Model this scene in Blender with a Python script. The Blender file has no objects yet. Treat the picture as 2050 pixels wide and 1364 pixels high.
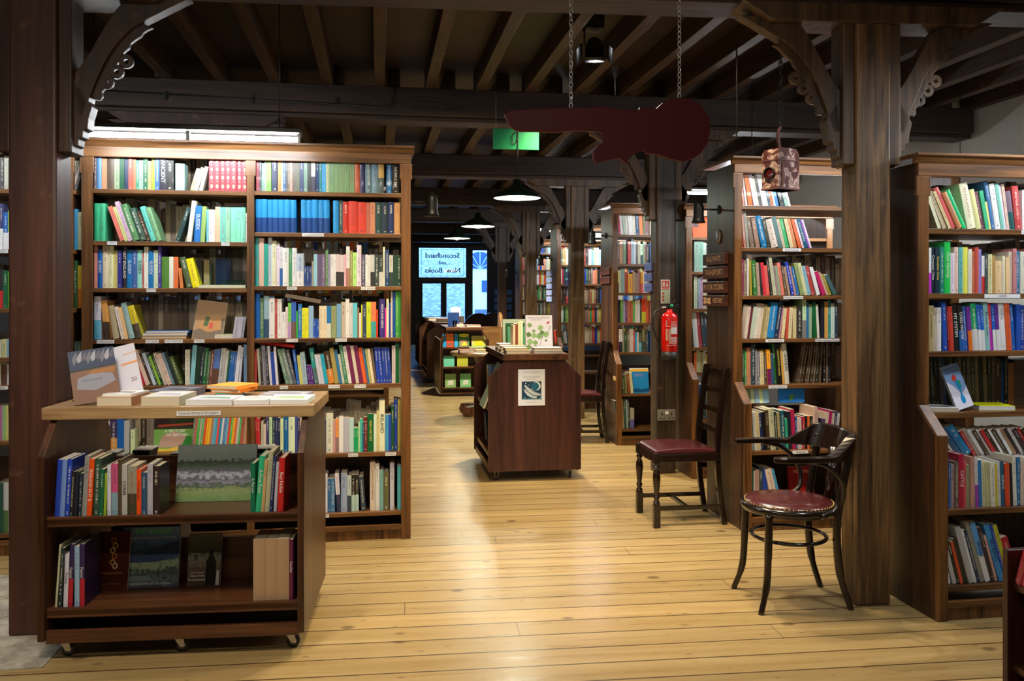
import bpy, math, random
from mathutils import Matrix, Vector
random.seed(7)
R = math.radians
SC = bpy.context.scene
COL = SC.collection

# ------------------------------------------------------------------ camera, world, exposure
PSI = math.atan(268 / 1700.0); S_, C_ = math.sin(PSI), math.cos(PSI)
EYE, HZN, FPX = 1.41, 590.0, 1700.0
cam = bpy.data.cameras.new('camera'); cam.sensor_width = 36; cam.lens = 36 * 1700 / 2050
cam.shift_y = -92 / 2050; cam.clip_end = 200; cam.clip_start = .05
camo = bpy.data.objects.new('camera', cam); COL.objects.link(camo)
camo.location = (0, 0, EYE); camo.rotation_euler = (R(90), 0, -PSI)
SC.camera = camo
SC.view_settings.view_transform = 'Standard'; SC.view_settings.look = 'None'
SC.view_settings.exposure = 0.72; SC.view_settings.gamma = 1; SC.view_settings.use_curve_mapping = False
W = bpy.data.worlds.new('sky'); SC.world = W; W.use_nodes = True
W.node_tree.nodes['Background'].inputs[0].default_value = (.2, .5, 1, 1)
W.node_tree.nodes['Background'].inputs[1].default_value = 6.5

def XonY(px, Y):
    r = (px - 1025) / FPX
    return Y * (S_ + r * C_) / (C_ - r * S_)
def pxscale(X, Y): return FPX / (X * S_ + Y * C_)
def ZonY(px, py, Y):
    X = XonY(px, Y); return EYE - (py - HZN) / pxscale(X, Y)

def spot(name, loc, target, power, angle, color, blend=.6, size=.04):
    l = bpy.data.lights.new(name, 'SPOT'); l.energy = power; l.spot_size = R(angle); l.spot_blend = blend
    l.color = color; l.shadow_soft_size = size
    o = bpy.data.objects.new(name, l); COL.objects.link(o); o.location = loc
    o.rotation_euler = (Vector(target) - Vector(loc)).to_track_quat('-Z', 'Y').to_euler()
    return o

# ------------------------------------------------------------------ materials
def lin(c):
    if isinstance(c, str):
        v = [int(ch, 16) / 15 for ch in c[:3]]
    else: v = c
    return tuple((x / 12.92 if x < .04045 else ((x + .055) / 1.055) ** 2.4) for x in v)
def mat(name, col=(.5, .5, .5), rough=.5, metal=0., emit=None, es=1., coat=0., spec=.5, trans=0.):
    m = bpy.data.materials.new(name); m.use_nodes = True
    b = m.node_tree.nodes['Principled BSDF']
    b.inputs['Base Color'].default_value = (*col, 1); b.inputs['Roughness'].default_value = rough
    b.inputs['Metallic'].default_value = metal; b.inputs['Coat Weight'].default_value = coat
    b.inputs['Specular IOR Level'].default_value = spec; b.inputs['Transmission Weight'].default_value = trans
    if emit: b.inputs['Emission Color'].default_value = (*emit, 1); b.inputs['Emission Strength'].default_value = es
    return m
def N(m, t, **k):
    n = m.node_tree.nodes.new(t)
    for a, v in k.items(): setattr(n, a, v)
    return n
def L(m, a, b): m.node_tree.links.new(a, b)
def ramp(m, stops):
    r = N(m, 'ShaderNodeValToRGB'); e = r.color_ramp.elements
    while len(e) < len(stops): e.new(.5)
    for i, (p, c) in enumerate(stops): e[i].position = p; e[i].color = (*c, 1)
    return r
def wood(name, dark, light, axis='z', rough=.42, scale=1., coat=.0, wear=0., bump=.15, fine=9.):
    m = mat(name, light, rough, coat=coat); b = m.node_tree.nodes['Principled BSDF']
    tc = N(m, 'ShaderNodeTexCoord'); mp = N(m, 'ShaderNodeMapping')
    s = {'x': (.5, 9, 9), 'y': (9, .5, 9), 'z': (9, 9, .5)}[axis]
    mp.inputs['Scale'].default_value = tuple(v * scale for v in s)
    L(m, tc.outputs['Object'], mp.inputs[0])
    n1 = N(m, 'ShaderNodeTexNoise'); n1.inputs['Scale'].default_value = 1.6; n1.inputs['Detail'].default_value = 6
    n1.inputs['Distortion'].default_value = 1.2
    L(m, mp.outputs[0], n1.inputs[0])
    n2 = N(m, 'ShaderNodeTexNoise'); n2.inputs['Scale'].default_value = fine; n2.inputs['Detail'].default_value = 4
    L(m, mp.outputs[0], n2.inputs[0])
    mx = N(m, 'ShaderNodeMath', operation='ADD'); m2 = N(m, 'ShaderNodeMath', operation='MULTIPLY'); m2.inputs[1].default_value = .45
    L(m, n2.outputs[0], m2.inputs[0]); L(m, n1.outputs[0], mx.inputs[0]); L(m, m2.outputs[0], mx.inputs[1])
    rp = ramp(m, [(.5, dark), (.92, light)]); L(m, mx.outputs[0], rp.inputs[0])
    out = rp.outputs[0]
    if wear:
        n3 = N(m, 'ShaderNodeTexNoise'); n3.inputs['Scale'].default_value = 14; n3.inputs['Detail'].default_value = 8
        L(m, tc.outputs['Object'], n3.inputs[0]); r3 = ramp(m, [(.62, (0, 0, 0)), (.72, (1, 1, 1))]); L(m, n3.outputs[0], r3.inputs[0])
        q = N(m, 'ShaderNodeMath', operation='MULTIPLY'); q.inputs[1].default_value = wear; L(m, r3.outputs[0], q.inputs[0])
        mm = N(m, 'ShaderNodeMix', data_type='RGBA'); L(m, q.outputs[0], mm.inputs['Factor']); L(m, out, mm.inputs[6])
        mm.inputs[7].default_value = (.2, .115, .06, 1); out = mm.outputs[2]
    L(m, out, b.inputs['Base Color'])
    bp = N(m, 'ShaderNodeBump'); bp.inputs['Strength'].default_value = bump; bp.inputs['Distance'].default_value = .004
    L(m, mx.outputs[0], bp.inputs['Height']); L(m, bp.outputs[0], b.inputs['Normal'])
    return m
M = {}
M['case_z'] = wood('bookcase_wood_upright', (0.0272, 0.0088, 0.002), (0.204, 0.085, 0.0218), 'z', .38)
M['case_x'] = wood('bookcase_wood_shelf', (0.036, 0.0122, 0.0029), (0.2304, 0.1008, 0.0302), 'x', .38)
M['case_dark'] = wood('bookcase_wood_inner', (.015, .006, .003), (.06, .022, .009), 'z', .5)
M['trol_z'] = wood('trolley_wood_upright', (0.0225, 0.0067, 0.003), (0.1125, 0.0413, 0.015), 'z', .35)
M['trol_x'] = wood('trolley_wood_shelf', (0.036, 0.0112, 0.0048), (0.136, 0.0496, 0.0176), 'x', .35)
M['trol_top'] = wood('trolley_wood_top', (0.187, 0.102, 0.0382), (0.425, 0.272, 0.136), 'x', .35)
M['post'] = wood('post_wood', (0.0088, 0.0033, 0.0011), (0.2046, 0.1072, 0.0385), 'z', .5, scale=1.3, wear=.5, bump=.4)
M['post_m'] = wood('post_wood_mid', (0.0084, 0.0042, 0.0028), (0.0665, 0.0406, 0.0238), 'z', .5, scale=1.3, wear=.5, bump=.4)
M['rust2'] = wood('flaking_paint', (.05, .014, .012), (.13, .05, .042), 'z', .35, scale=.5, bump=.4)
M['post_dark'] = wood('post_wood_dark', (.012, .004, .003), (.05, .017, .009), 'z', .5, wear=.35, bump=.3)
M['brace'] = wood('brace_wood', (0.015, 0.0066, 0.0024), (0.12, 0.066, 0.03), 'z', .5, bump=.3)
M['beam'] = wood('beam_wood', (0.0075, 0.003, 0.0019), (0.045, 0.021, 0.0105), 'x', .6, wear=.2, bump=.4)
M['joist'] = wood('joist_wood', (0.014, 0.0063, 0.0028), (0.07, 0.0336, 0.014), 'y', .6, wear=.35, bump=.4)
M['darkchair'] = wood('chair_wood', (.004, .002, .0015), (.013, .006, .004), 'z', .2, coat=.3, bump=.02)
M['leather'] = mat('oxblood_leather', (.07, .012, .014), .25, coat=.2)
M['metal'] = mat('steel', (.6, .6, .6), .3, 1.)
M['black'] = mat('black_metal', (.012, .012, .012), .4)
M['rubber'] = mat('rubber', (.02, .02, .022), .5)
M['brass'] = mat('brass', (.5, .35, .12), .35, 1.)
M['white'] = mat('white_paper', (.75, .76, .78), .6)
M['pages'] = mat('page_edges', (.62, .54, .4), .8)
M['ink'] = mat('ink', (.01, .01, .012), .6)
M['red'] = mat('red_enamel', (.7, .008, .008), .22, coat=.5)
M['green_sign'] = mat('green_sign', (.0, .2, .07), .4)
M['plaster'] = mat('plaster', (.42, .4, .36), .9)
M['tube'] = mat('fluorescent_tube', (.9, .9, .9), .4, emit=(.93, .97, 1), es=76)
M['tube_fill'] = mat('warm_fill_tube', (.9, .9, .9), .4, emit=(1, .9, .72), es=60)
M['bulb'] = mat('lamp_bulb', (.9, .9, .9), .4, emit=(.9, 1, .85), es=110)
M['shade_out'] = mat('green_enamel', (.01, .03, .022), .3)
M['shade_in'] = mat('white_enamel', (.8, .8, .76), .3)
M['stone'] = wood('worn_stone', (.2, .17, .13), (.5, .45, .36), 'z', .8, scale=.4)
M['trol_c'] = wood('trolley_panel_redbrown', (.018, .005, .004), (.075, .022, .015), 'z', .35)
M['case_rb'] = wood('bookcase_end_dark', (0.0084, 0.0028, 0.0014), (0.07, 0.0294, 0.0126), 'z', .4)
M['perspex'] = mat('clear_acrylic', (.9, .95, 1), .05, trans=1.)

# pine floor boards
def floor_mat():
    m = mat('pine_floor', (.5, .3, .1), .3, coat=.3); b = m.node_tree.nodes['Principled BSDF']; b.inputs['Coat Roughness'].default_value = .24
    tc = N(m, 'ShaderNodeTexCoord'); mp = N(m, 'ShaderNodeMapping'); mp.inputs['Rotation'].default_value = (0, 0, R(2.4))
    L(m, tc.outputs['Object'], mp.inputs[0]); sx = N(m, 'ShaderNodeSeparateXYZ'); L(m, mp.outputs[0], sx.inputs[0])
    def mth(op, a, bb=None):
        n = N(m, 'ShaderNodeMath', operation=op)
        for i, v in enumerate((a, bb)):
            if v is None: continue
            if isinstance(v, (int, float)): n.inputs[i].default_value = v
            else: L(m, v, n.inputs[i])
        return n.outputs[0]
    yy = mth('DIVIDE', sx.outputs[1], .145); row = mth('FLOOR', yy); fr = mth('FRACT', yy)
    wn = N(m, 'ShaderNodeTexWhiteNoise', noise_dimensions='1D'); L(m, row, wn.inputs['W'])
    edge = mth('MINIMUM', fr, mth('SUBTRACT', 1, fr)); gap = mth('LESS_THAN', edge, .027)
    # butt joints
    xs = mth('ADD', mth('DIVIDE', sx.outputs[0], 5.5), mth('MULTIPLY', wn.outputs[0], 7)); fx = mth('FRACT', xs)
    jt = mth('LESS_THAN', fx, .0009)
    # grain
    cb = N(m, 'ShaderNodeCombineXYZ'); L(m, mth('ADD', mth('MULTIPLY', sx.outputs[0], .5), mth('MULTIPLY', wn.outputs[0], 40)), cb.inputs[0])
    L(m, mth('MULTIPLY', sx.outputs[1], 9), cb.inputs[1])
    n1 = N(m, 'ShaderNodeTexNoise'); n1.inputs['Scale'].default_value = 2.2; n1.inputs['Detail'].default_value = 7; n1.inputs['Distortion'].default_value = .8
    L(m, cb.outputs[0], n1.inputs[0])
    rp = ramp(m, [(.3, (.36, .235, .09)), (.5, (.41, .28, .115)), (.72, (.46, .325, .145))]); L(m, n1.outputs[0], rp.inputs[0])
    hs = N(m, 'ShaderNodeHueSaturation'); L(m, rp.outputs[0], hs.inputs['Color'])
    L(m, mth('ADD', mth('MULTIPLY', wn.outputs[0], .3), .82), hs.inputs['Value'])
    # knots
    vo = N(m, 'ShaderNodeTexVoronoi'); vo.inputs['Scale'].default_value = 1.0
    cv = N(m, 'ShaderNodeCombineXYZ'); L(m, mth('MULTIPLY', sx.outputs[0], 4.2), cv.inputs[0]); L(m, mth('MULTIPLY', sx.outputs[1], 6.5), cv.inputs[1])
    L(m, cv.outputs[0], vo.inputs[0])
    kn = ramp(m, [(.0, (.75, .75, .75)), (.07, (1, 1, 1)), (.11, (.75, .75, .75)), (.16, (0, 0, 0))]); L(m, vo.outputs['Distance'], kn.inputs[0])
    # scuffs
    n2 = N(m, 'ShaderNodeTexNoise'); n2.inputs['Scale'].default_value = 13; n2.inputs['Detail'].default_value = 5; L(m, cb.outputs[0], n2.inputs[0])
    sc = ramp(m, [(.64, (0, 0, 0)), (.72, (.85, .85, .85))]); L(m, n2.outputs[0], sc.inputs[0])
    sv = N(m, 'ShaderNodeSeparateColor'); L(m, vo.outputs['Color'], sv.inputs[0]); kon = mth('GREATER_THAN', sv.outputs[0], .5)
    mk = mth('MAXIMUM', mth('MULTIPLY', mth('MULTIPLY', kn.outputs[0], kon), .7), mth('MULTIPLY', sc.outputs[0], .3))
    vo3 = N(m, 'ShaderNodeTexVoronoi'); vo3.inputs['Scale'].default_value = 1.0; cv3 = N(m, 'ShaderNodeCombineXYZ'); L(m, mth('MULTIPLY', sx.outputs[0], 9), cv3.inputs[0]); L(m, mth('MULTIPLY', sx.outputs[1], 26), cv3.inputs[1]); L(m, cv3.outputs[0], vo3.inputs[0])
    s3 = N(m, 'ShaderNodeSeparateColor'); L(m, vo3.outputs['Color'], s3.inputs[0]); sp3 = mth('MULTIPLY', mth('LESS_THAN', vo3.outputs['Distance'], .13), mth('GREATER_THAN', s3.outputs[1], .6))
    mk = mth('MAXIMUM', mk, mth('MULTIPLY', sp3, .5))
    mk2 = mth('MAXIMUM', mk, mth('MAXIMUM', mth('MULTIPLY', gap, .95), mth('MULTIPLY', jt, .6)))
    mx = N(m, 'ShaderNodeMix', data_type='RGBA'); L(m, mk2, mx.inputs['Factor']); L(m, hs.outputs[0], mx.inputs[6]); mx.inputs[7].default_value = (.05, .022, .008, 1)
    L(m, mx.outputs[2], b.inputs['Base Color'])
    rr = ramp(m, [(.3, (.24, .24, .24)), (.7, (.4, .4, .4))]); L(m, n1.outputs[0], rr.inputs[0]); L(m, rr.outputs[0], b.inputs['Roughness'])
    bp = N(m, 'ShaderNodeBump'); bp.inputs['Strength'].default_value = .35; bp.inputs['Distance'].default_value = .003
    L(m, mth('SUBTRACT', mth('MULTIPLY', n1.outputs[0], .4), gap), bp.inputs['Height']); L(m, bp.outputs[0], b.inputs['Normal'])
    return m
M['floor'] = floor_mat()
def board_mat(name, ax, w, dark, light):
    m = mat(name, light, .6); b = m.node_tree.nodes['Principled BSDF']
    tc = N(m, 'ShaderNodeTexCoord'); sx = N(m, 'ShaderNodeSeparateXYZ'); L(m, tc.outputs['Object'], sx.inputs[0])
    d = N(m, 'ShaderNodeMath', operation='DIVIDE'); L(m, sx.outputs[ax], d.inputs[0]); d.inputs[1].default_value = w
    fl = N(m, 'ShaderNodeMath', operation='FLOOR'); L(m, d.outputs[0], fl.inputs[0])
    wn = N(m, 'ShaderNodeTexWhiteNoise', noise_dimensions='1D'); L(m, fl.outputs[0], wn.inputs['W'])
    fr = N(m, 'ShaderNodeMath', operation='FRACT'); L(m, d.outputs[0], fr.inputs[0])
    lt = N(m, 'ShaderNodeMath', operation='LESS_THAN'); L(m, fr.outputs[0], lt.inputs[0]); lt.inputs[1].default_value = .05
    rp = ramp(m, [(0, dark), (1, light)]); L(m, wn.outputs[0], rp.inputs[0])
    mx = N(m, 'ShaderNodeMix', data_type='RGBA'); L(m, lt.outputs[0], mx.inputs['Factor']); L(m, rp.outputs[0], mx.inputs[6]); mx.inputs[7].default_value = (.005, .003, .002, 1)
    L(m, mx.outputs[2], b.inputs['Base Color'])
    return m
M['ceil'] = board_mat('ceiling_boards', 1, .16, (.009, .0035, .002), (.026, .009, .004))

# book cloth / paper: colours in attributes, blurred title marks from two UV layers
def book_mat():
    m = mat('book_cover', (.5, .5, .5), .42, coat=.12); b = m.node_tree.nodes['Principled BSDF']
    a = N(m, 'ShaderNodeVertexColor', layer_name='Col'); t = N(m, 'ShaderNodeVertexColor', layer_name='Txt')
    ua = N(m, 'ShaderNodeUVMap', uv_map='na'); ub = N(m, 'ShaderNodeUVMap', uv_map='nb')
    sa = N(m, 'ShaderNodeSeparateXYZ'); L(m, ua.outputs[0], sa.inputs[0])
    def mth(op, x, y=None):
        n = N(m, 'ShaderNodeMath', operation=op)
        for i, v in enumerate((x, y)):
            if v is None: continue
            if isinstance(v, (int, float)): n.inputs[i].default_value = v
            else: L(m, v, n.inputs[i])
        return n.outputs[0]
    inu = mth('LESS_THAN', mth('ABSOLUTE', mth('SUBTRACT', sa.outputs[0], .5)), .16)
    lo = mth('GREATER_THAN', sa.outputs[1], mth('SUBTRACT', .93, t.outputs['Alpha'])); hi = mth('LESS_THAN', sa.outputs[1], .9)
    mp = N(m, 'ShaderNodeMapping'); mp.inputs['Scale'].default_value = (60, 260, 1); L(m, ub.outputs[0], mp.inputs[0])
    nz = N(m, 'ShaderNodeTexNoise'); nz.inputs['Scale'].default_value = 1; nz.inputs['Detail'].default_value = 1; L(m, mp.outputs[0], nz.inputs[0])
    tx = mth('GREATER_THAN', nz.outputs[0], .5)
    foot = mth('MULTIPLY', mth('LESS_THAN', sa.outputs[1], .1), mth('GREATER_THAN', sa.outputs[1], .045))
    rng = mth('MULTIPLY', inu, mth('MULTIPLY', tx, mth('MAXIMUM', mth('MULTIPLY', lo, hi), foot)))
    on = mth('MULTIPLY', rng, mth('GREATER_THAN', t.outputs['Alpha'], .05))
    mx = N(m, 'ShaderNodeMix', data_type='RGBA'); L(m, mth('MULTIPLY', on, .6), mx.inputs['Factor']); L(m, a.outputs[0], mx.inputs[6]); L(m, t.outputs[0], mx.inputs[7])
    L(m, mx.outputs[2], b.inputs['Base Color'])
    return m
M['book'] = book_mat()
def flatcol(name, rough=.5, coat=0.):
    m = mat(name, (.5, .5, .5), rough, coat=coat)
    a = N(m, 'ShaderNodeVertexColor', layer_name='Col'); L(m, a.outputs[0], m.node_tree.nodes['Principled BSDF'].inputs['Base Color'])
    return m
M['art'] = flatcol('printed_cover', .5, .0); M['art'].node_tree.nodes['Principled BSDF'].inputs['Specular IOR Level'].default_value = .25
def photo(name, stops, amp=.25, scale=9., rough=.45):
    """printed landscape photograph: bands up the generated height, broken by noise"""
    m = mat(name, (.5, .5, .5), rough, coat=.05, spec=.3); tc = N(m, 'ShaderNodeTexCoord'); sx = N(m, 'ShaderNodeSeparateXYZ')
    L(m, tc.outputs['Generated'], sx.inputs[0])
    n = N(m, 'ShaderNodeTexNoise'); n.inputs['Scale'].default_value = scale; n.inputs['Detail'].default_value = 9; L(m, tc.outputs['Generated'], n.inputs[0])
    a = N(m, 'ShaderNodeMath', operation='SUBTRACT'); L(m, n.outputs[0], a.inputs[0]); a.inputs[1].default_value = .5
    q = N(m, 'ShaderNodeMath', operation='MULTIPLY'); L(m, a.outputs[0], q.inputs[0]); q.inputs[1].default_value = amp
    s = N(m, 'ShaderNodeMath', operation='ADD'); L(m, sx.outputs[2], s.inputs[0]); L(m, q.outputs[0], s.inputs[1])
    rp = ramp(m, [(p, lin(c)) for p, c in stops]); L(m, s.outputs[0], rp.inputs[0])
    L(m, rp.outputs[0], m.node_tree.nodes['Principled BSDF'].inputs['Base Color'])
    return m

# ------------------------------------------------------------------ mesh collector
_txt = {}
def text2d(s):
    if s not in _txt:
        cu = bpy.data.curves.new('t', 'FONT'); cu.body = s; cu.size = 1; cu.align_x = 'CENTER'; cu.align_y = 'CENTER'; cu.resolution_u = 2
        o = bpy.data.objects.new('t', cu); COL.objects.link(o); bpy.context.view_layer.update()
        me = o.evaluated_get(bpy.context.evaluated_depsgraph_get()).to_mesh()
        vs = [(v.co.x, v.co.y) for v in me.vertices]; fs = [tuple(p.vertices) for p in me.polygons]
        o.evaluated_get(bpy.context.evaluated_depsgraph_get()).to_mesh_clear() if False else None
        bpy.data.objects.remove(o); bpy.data.curves.remove(cu)
        _txt[s] = (vs, fs)
    return _txt[s]
class MB:
    def __init__(s): s.v = []; s.f = []; s.m = []; s.sm = []; s.c = []; s.t = []; s.uv = []; s.uw = []; s.T = Matrix.Identity(4)
    def add(s, vs, fs, mi=0, smooth=False, col=(.5, .5, .5), txt=None, uva=None, uvb=None, T=None):
        T = s.T @ T if T is not None else s.T
        b = len(s.v); s.v += [tuple(T @ Vector(p)) for p in vs]
        for k, f in enumerate(fs):
            s.f.append(tuple(i + b for i in f)); s.m.append(mi); s.sm.append(smooth); s.c.append(col); s.t.append(txt or (0, 0, 0, 0))
            s.uv.append(uva[k] if uva else None); s.uw.append(uvb[k] if uvb else None)
    def box(s, x0, x1, y0, y1, z0, z1, mi=0, T=None, col=(.5, .5, .5), cols=None):
        vs = [(x0, y0, z0), (x1, y0, z0), (x1, y1, z0), (x0, y1, z0), (x0, y0, z1), (x1, y0, z1), (x1, y1, z1), (x0, y1, z1)]
        fs = [(0, 3, 2, 1), (4, 5, 6, 7), (0, 1, 5, 4), (1, 2, 6, 5), (2, 3, 7, 6), (3, 0, 4, 7)]  # bottom top front right back left
        if cols:
            for f, c in zip(fs, cols): s.add(vs, [f], mi, col=c, T=T)
        else: s.add(vs, fs, mi, T=T, col=col)
    def prism(s, poly, a0, a1, ax='x', mi=0, T=None, col=(.5, .5, .5), smooth=False):
        n = len(poly)
        P = {'x': lambda a, p: (a, p[0], p[1]), 'y': lambda a, p: (p[0], a, p[1]), 'z': lambda a, p: (p[0], p[1], a)}[ax]
        vs = [P(a0, p) for p in poly] + [P(a1, p) for p in poly]
        area = sum(poly[i][0] * poly[(i + 1) % n][1] - poly[(i + 1) % n][0] * poly[i][1] for i in range(n))
        flip = (area > 0) ^ (ax == 'y')
        fs = [tuple(range(n)), tuple(range(2 * n - 1, n - 1, -1))] + [(i, i + n, (i + 1) % n + n, (i + 1) % n) for i in range(n)]
        if flip: fs = [tuple(reversed(f)) for f in fs]
        s.add(vs, fs, mi, T=T, col=col, smooth=smooth)
    def tube(s, pts, r, n=8, mi=0, T=None, caps=True, flat=1.):
        pts = [Vector(p) for p in pts]; rs = r if isinstance(r, (list, tuple)) else [r] * len(pts)
        vs = []; fs = []; prev = None
        for i, p in enumerate(pts):
            d = (pts[min(i + 1, len(pts) - 1)] - pts[max(i - 1, 0)]).normalized()
            if prev is None: u = d.orthogonal().normalized()
            else: u = (prev - d * prev.dot(d)).normalized()
            prev = u; w = d.cross(u)
            for k in range(n):
                a = 2 * math.pi * k / n; vs.append(tuple(p + (u * math.cos(a) + w * math.sin(a) * flat) * rs[i]))
        for i in range(len(pts) - 1):
            for k in range(n): fs.append((i * n + k, i * n + (k + 1) % n, (i + 1) * n + (k + 1) % n, (i + 1) * n + k))
        if caps: fs += [tuple(range(n - 1, -1, -1)), tuple(range((len(pts) - 1) * n, len(pts) * n))]
        s.add(vs, fs, mi, True, T=T)
    def lathe(s, prof, n=20, mi=0, T=None, cap=True, smooth=True):
        vs = []; fs = []
        for r, z in prof:
            for k in range(n): a = 2 * math.pi * k / n; vs.append((r * math.cos(a), r * math.sin(a), z))
        for i in range(len(prof) - 1):
            for k in range(n): fs.append((i * n + k, i * n + (k + 1) % n, (i + 1) * n + (k + 1) % n, (i + 1) * n + k))
        if cap: fs += [tuple(range(n - 1, -1, -1)), tuple(range((len(prof) - 1) * n, len(prof) * n))]
        s.add(vs, fs, mi, smooth, T=T)
    def ring(s, rad, r, n=24, m=8, mi=0, T=None):
        vs = []; fs = []
        for i in range(n):
            a = 2 * math.pi * i / n
            for k in range(m):
                b = 2 * math.pi * k / m; q = rad + r * math.cos(b); vs.append((q * math.cos(a), q * math.sin(a), r * math.sin(b)))
        for i in range(n):
            for k in range(m): fs.append((i * m + k, ((i + 1) % n) * m + k, ((i + 1) % n) * m + (k + 1) % m, i * m + (k + 1) % m))
        s.add(vs, fs, mi, True, T=T)
    def text(s, str_, size, T, mi=0, col=(0, 0, 0), sx=1., maxw=None, depth=0):
        vs, fs = text2d(str_)
        if not vs: return
        w = (max(v[0] for v in vs) - min(v[0] for v in vs)) * size
        k = sx * (min(1, maxw / (w * sx)) if maxw else 1)
        s.add([(x * size * k, y * size, 0) for x, y in vs], fs, mi, T=T, col=col)
    def build(s, name, mats, parent=None, loc=None, rot=None, bevel=0):
        me = bpy.data.meshes.new(name); me.from_pydata(s.v, [], s.f)
        if not isinstance(mats, (list, tuple)): mats = [mats]
        for q in mats: me.materials.append(q)
        me.polygons.foreach_set('material_index', s.m); me.polygons.foreach_set('use_smooth', s.sm)
        if any(q.name in ('book_cover', 'printed_cover') for q in mats):
            ca = me.color_attributes.new('Col', 'FLOAT_COLOR', 'CORNER'); ta = me.color_attributes.new('Txt', 'FLOAT_COLOR', 'CORNER')
            c = []; t = []
            for p in me.polygons:
                k = p.loop_total; c += [*s.c[p.index], 1.] * k; t += list(s.t[p.index]) * k
            ca.data.foreach_set('color', c); ta.data.foreach_set('color', t)
            for nm, src in (('na', s.uv), ('nb', s.uw)):
                ul = me.uv_layers.new(name=nm); d = []
                for p in me.polygons:
                    q = src[p.index]
                    for j in range(p.loop_total): d += list(q[j]) if q else [9., 9.]
                ul.data.foreach_set('uv', d)
        me.update()
        o = bpy.data.objects.new(name, me); COL.objects.link(o)
        if parent: o.parent = parent
        if loc is not None: o.location = loc
        if rot is not None: o.rotation_euler = rot
        if bevel:
            b = o.modifiers.new('bevel', 'BEVEL'); b.width = bevel; b.segments = 2; b.limit_method = 'ANGLE'
        return o
def tag(o, label=None, cat=None, group=None, kind=None):
    if label: o['label'] = label
    if cat: o['category'] = cat
    if group: o['group'] = group
    if kind: o['kind'] = kind
    return o
def empty(name, loc=(0, 0, 0), rz=0, label=None, cat=None, group=None, kind=None):
    o = bpy.data.objects.new(name, None); COL.objects.link(o); o.location = loc; o.rotation_euler = (0, 0, rz); o.empty_display_size = .1
    return tag(o, label, cat, group, kind)
def boxo(name, m, parent, *a, bevel=0, **k):
    b = MB(); b.box(*a, **k); return b.build(name, m, parent, bevel=bevel)
def struct(name, o_or_mb, m=None):
    o = o_or_mb.build(name, m) if isinstance(o_or_mb, MB) else o_or_mb
    o['kind'] = 'structure'; return o
def Tm(loc=(0, 0, 0), rx=0, ry=0, rz=0):
    return Matrix.Translation(loc) @ Matrix.Rotation(rz, 4, 'Z') @ Matrix.Rotation(ry, 4, 'Y') @ Matrix.Rotation(rx, 4, 'X')
FRONT = Tm(rx=R(90))     # text plane facing -Y, reading +X
# ------------------------------------------------------------------ room shell
b = MB(); b.box(-6, 7, -3, 24.1, -.1, 0); struct('floor', b, M['floor'])
b = MB(); b.box(-3.4, -1.25, 3.44, 4.6, 0, .004); q = struct('trim_1', b, M['stone']); 
b = MB(); b.box(-6, 7, -3, 24.1, 3.1, 3.2); ceiling = struct('ceiling', b, M['ceil'])
b = MB(); b.box(-6.1, -6, -3, 24.1, 0, 3.2); struct('wall_left', b, M['plaster'])
b = MB(); b.box(4.95, 5.05, -3, 24.1, 0, 3.2); struct('wall_right', b, M['plaster'])
b = MB(); b.box(-6, 7, -3.1, -3, 0, 3.2); struct('wall_front', b, M['plaster'])
YW = 24.0
b = MB()
for x0, x1, z0, z1 in ((-6, .75, 0, 3.1), (.9, 1.10, 0, 3.1), (.75, .9, 2.62, 3.1), (.75, .9, 0, .5), (2.50, 2.62, 0, 3.1), (1.10, 2.50, 2.76, 3.1), (2.62, 3.1, 2.7, 3.1), (3.1, 3.42, 0, 3.1), (2.62, 3.1, 0, .35), (3.42, 3.62, 2.25, 3.1), (3.42, 3.62, 0, .9), (3.62, 7, 0, 3.1)):
    b.box(x0, x1, YW, YW + .1, z0, z1)
M['dark_frame'] = wood('shopfront_wood', (.01, .005, .006), (.03, .014, .012), 'z', .4)
struct('wall_back', b, M['dark_frame'])
M['glass'] = bpy.data.materials.new('window_glass'); m = M['glass']; m.use_nodes = True; nt = m.node_tree; nt.nodes.remove(nt.nodes['Principled BSDF'])
tr = N(m, 'ShaderNodeBsdfTransparent'); gl = N(m, 'ShaderNodeBsdfGlossy'); gl.inputs['Roughness'].default_value = .03; mxs = N(m, 'ShaderNodeMixShader'); mxs.inputs[0].default_value = .07
L(m, tr.outputs[0], mxs.inputs[1]); L(m, gl.outputs[0], mxs.inputs[2]); L(m, mxs.outputs[0], nt.nodes['Material Output'].inputs[0])
def window(n, x0, x1, z0, z1, bars=()):
    w = empty('window_%d' % n, ((x0 + x1) / 2, YW + .03, z0), kind='structure'); cx = (x0 + x1) / 2
    b = MB(); t = .035
    for a in ((x0 - cx, x0 - cx + t, 0, z1 - z0), (x1 - cx - t, x1 - cx, 0, z1 - z0), (x0 - cx, x1 - cx, 0, t), (x0 - cx, x1 - cx, z1 - z0 - t, z1 - z0)): b.box(a[0], a[1], -.03, .03, a[2], a[3])
    b.build('window_frame', M['dark_frame'], w)
    boxo('window_glass', M['glass'], w, x0 - cx + t, x1 - cx - t, .0, .006, t, z1 - z0 - t)
    return w
fan = window(1, 1.10, 2.50, 1.86, 2.76)
lt = MB(); T0 = Tm((0, -.012, .45), rx=R(90)); mir = Matrix.Scale(-1, 4, (1, 0, 0))
for s, z, sz in (('Secondhand', .2, .2), ('and', 0, .15), ('New  Books', -.22, .2)):
    for q in (-.005, 0, .005): lt.text(s, sz, Tm((q, -.004 - q * .1, .45 + z), rx=R(90)) @ mir, maxw=1.0)
for x0, x1, z0, z1 in ((-.6, .6, .07, .08), (-.6, .6, .82, .83), (-.6, -.59, .07, .83), (.59, .6, .07, .83)): lt.box(x0, x1, -.006, -.003, z0, z1)
lt.build('painted_lettering', mat('window_paint', (.004, .01, .02), .6), fan)
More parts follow.
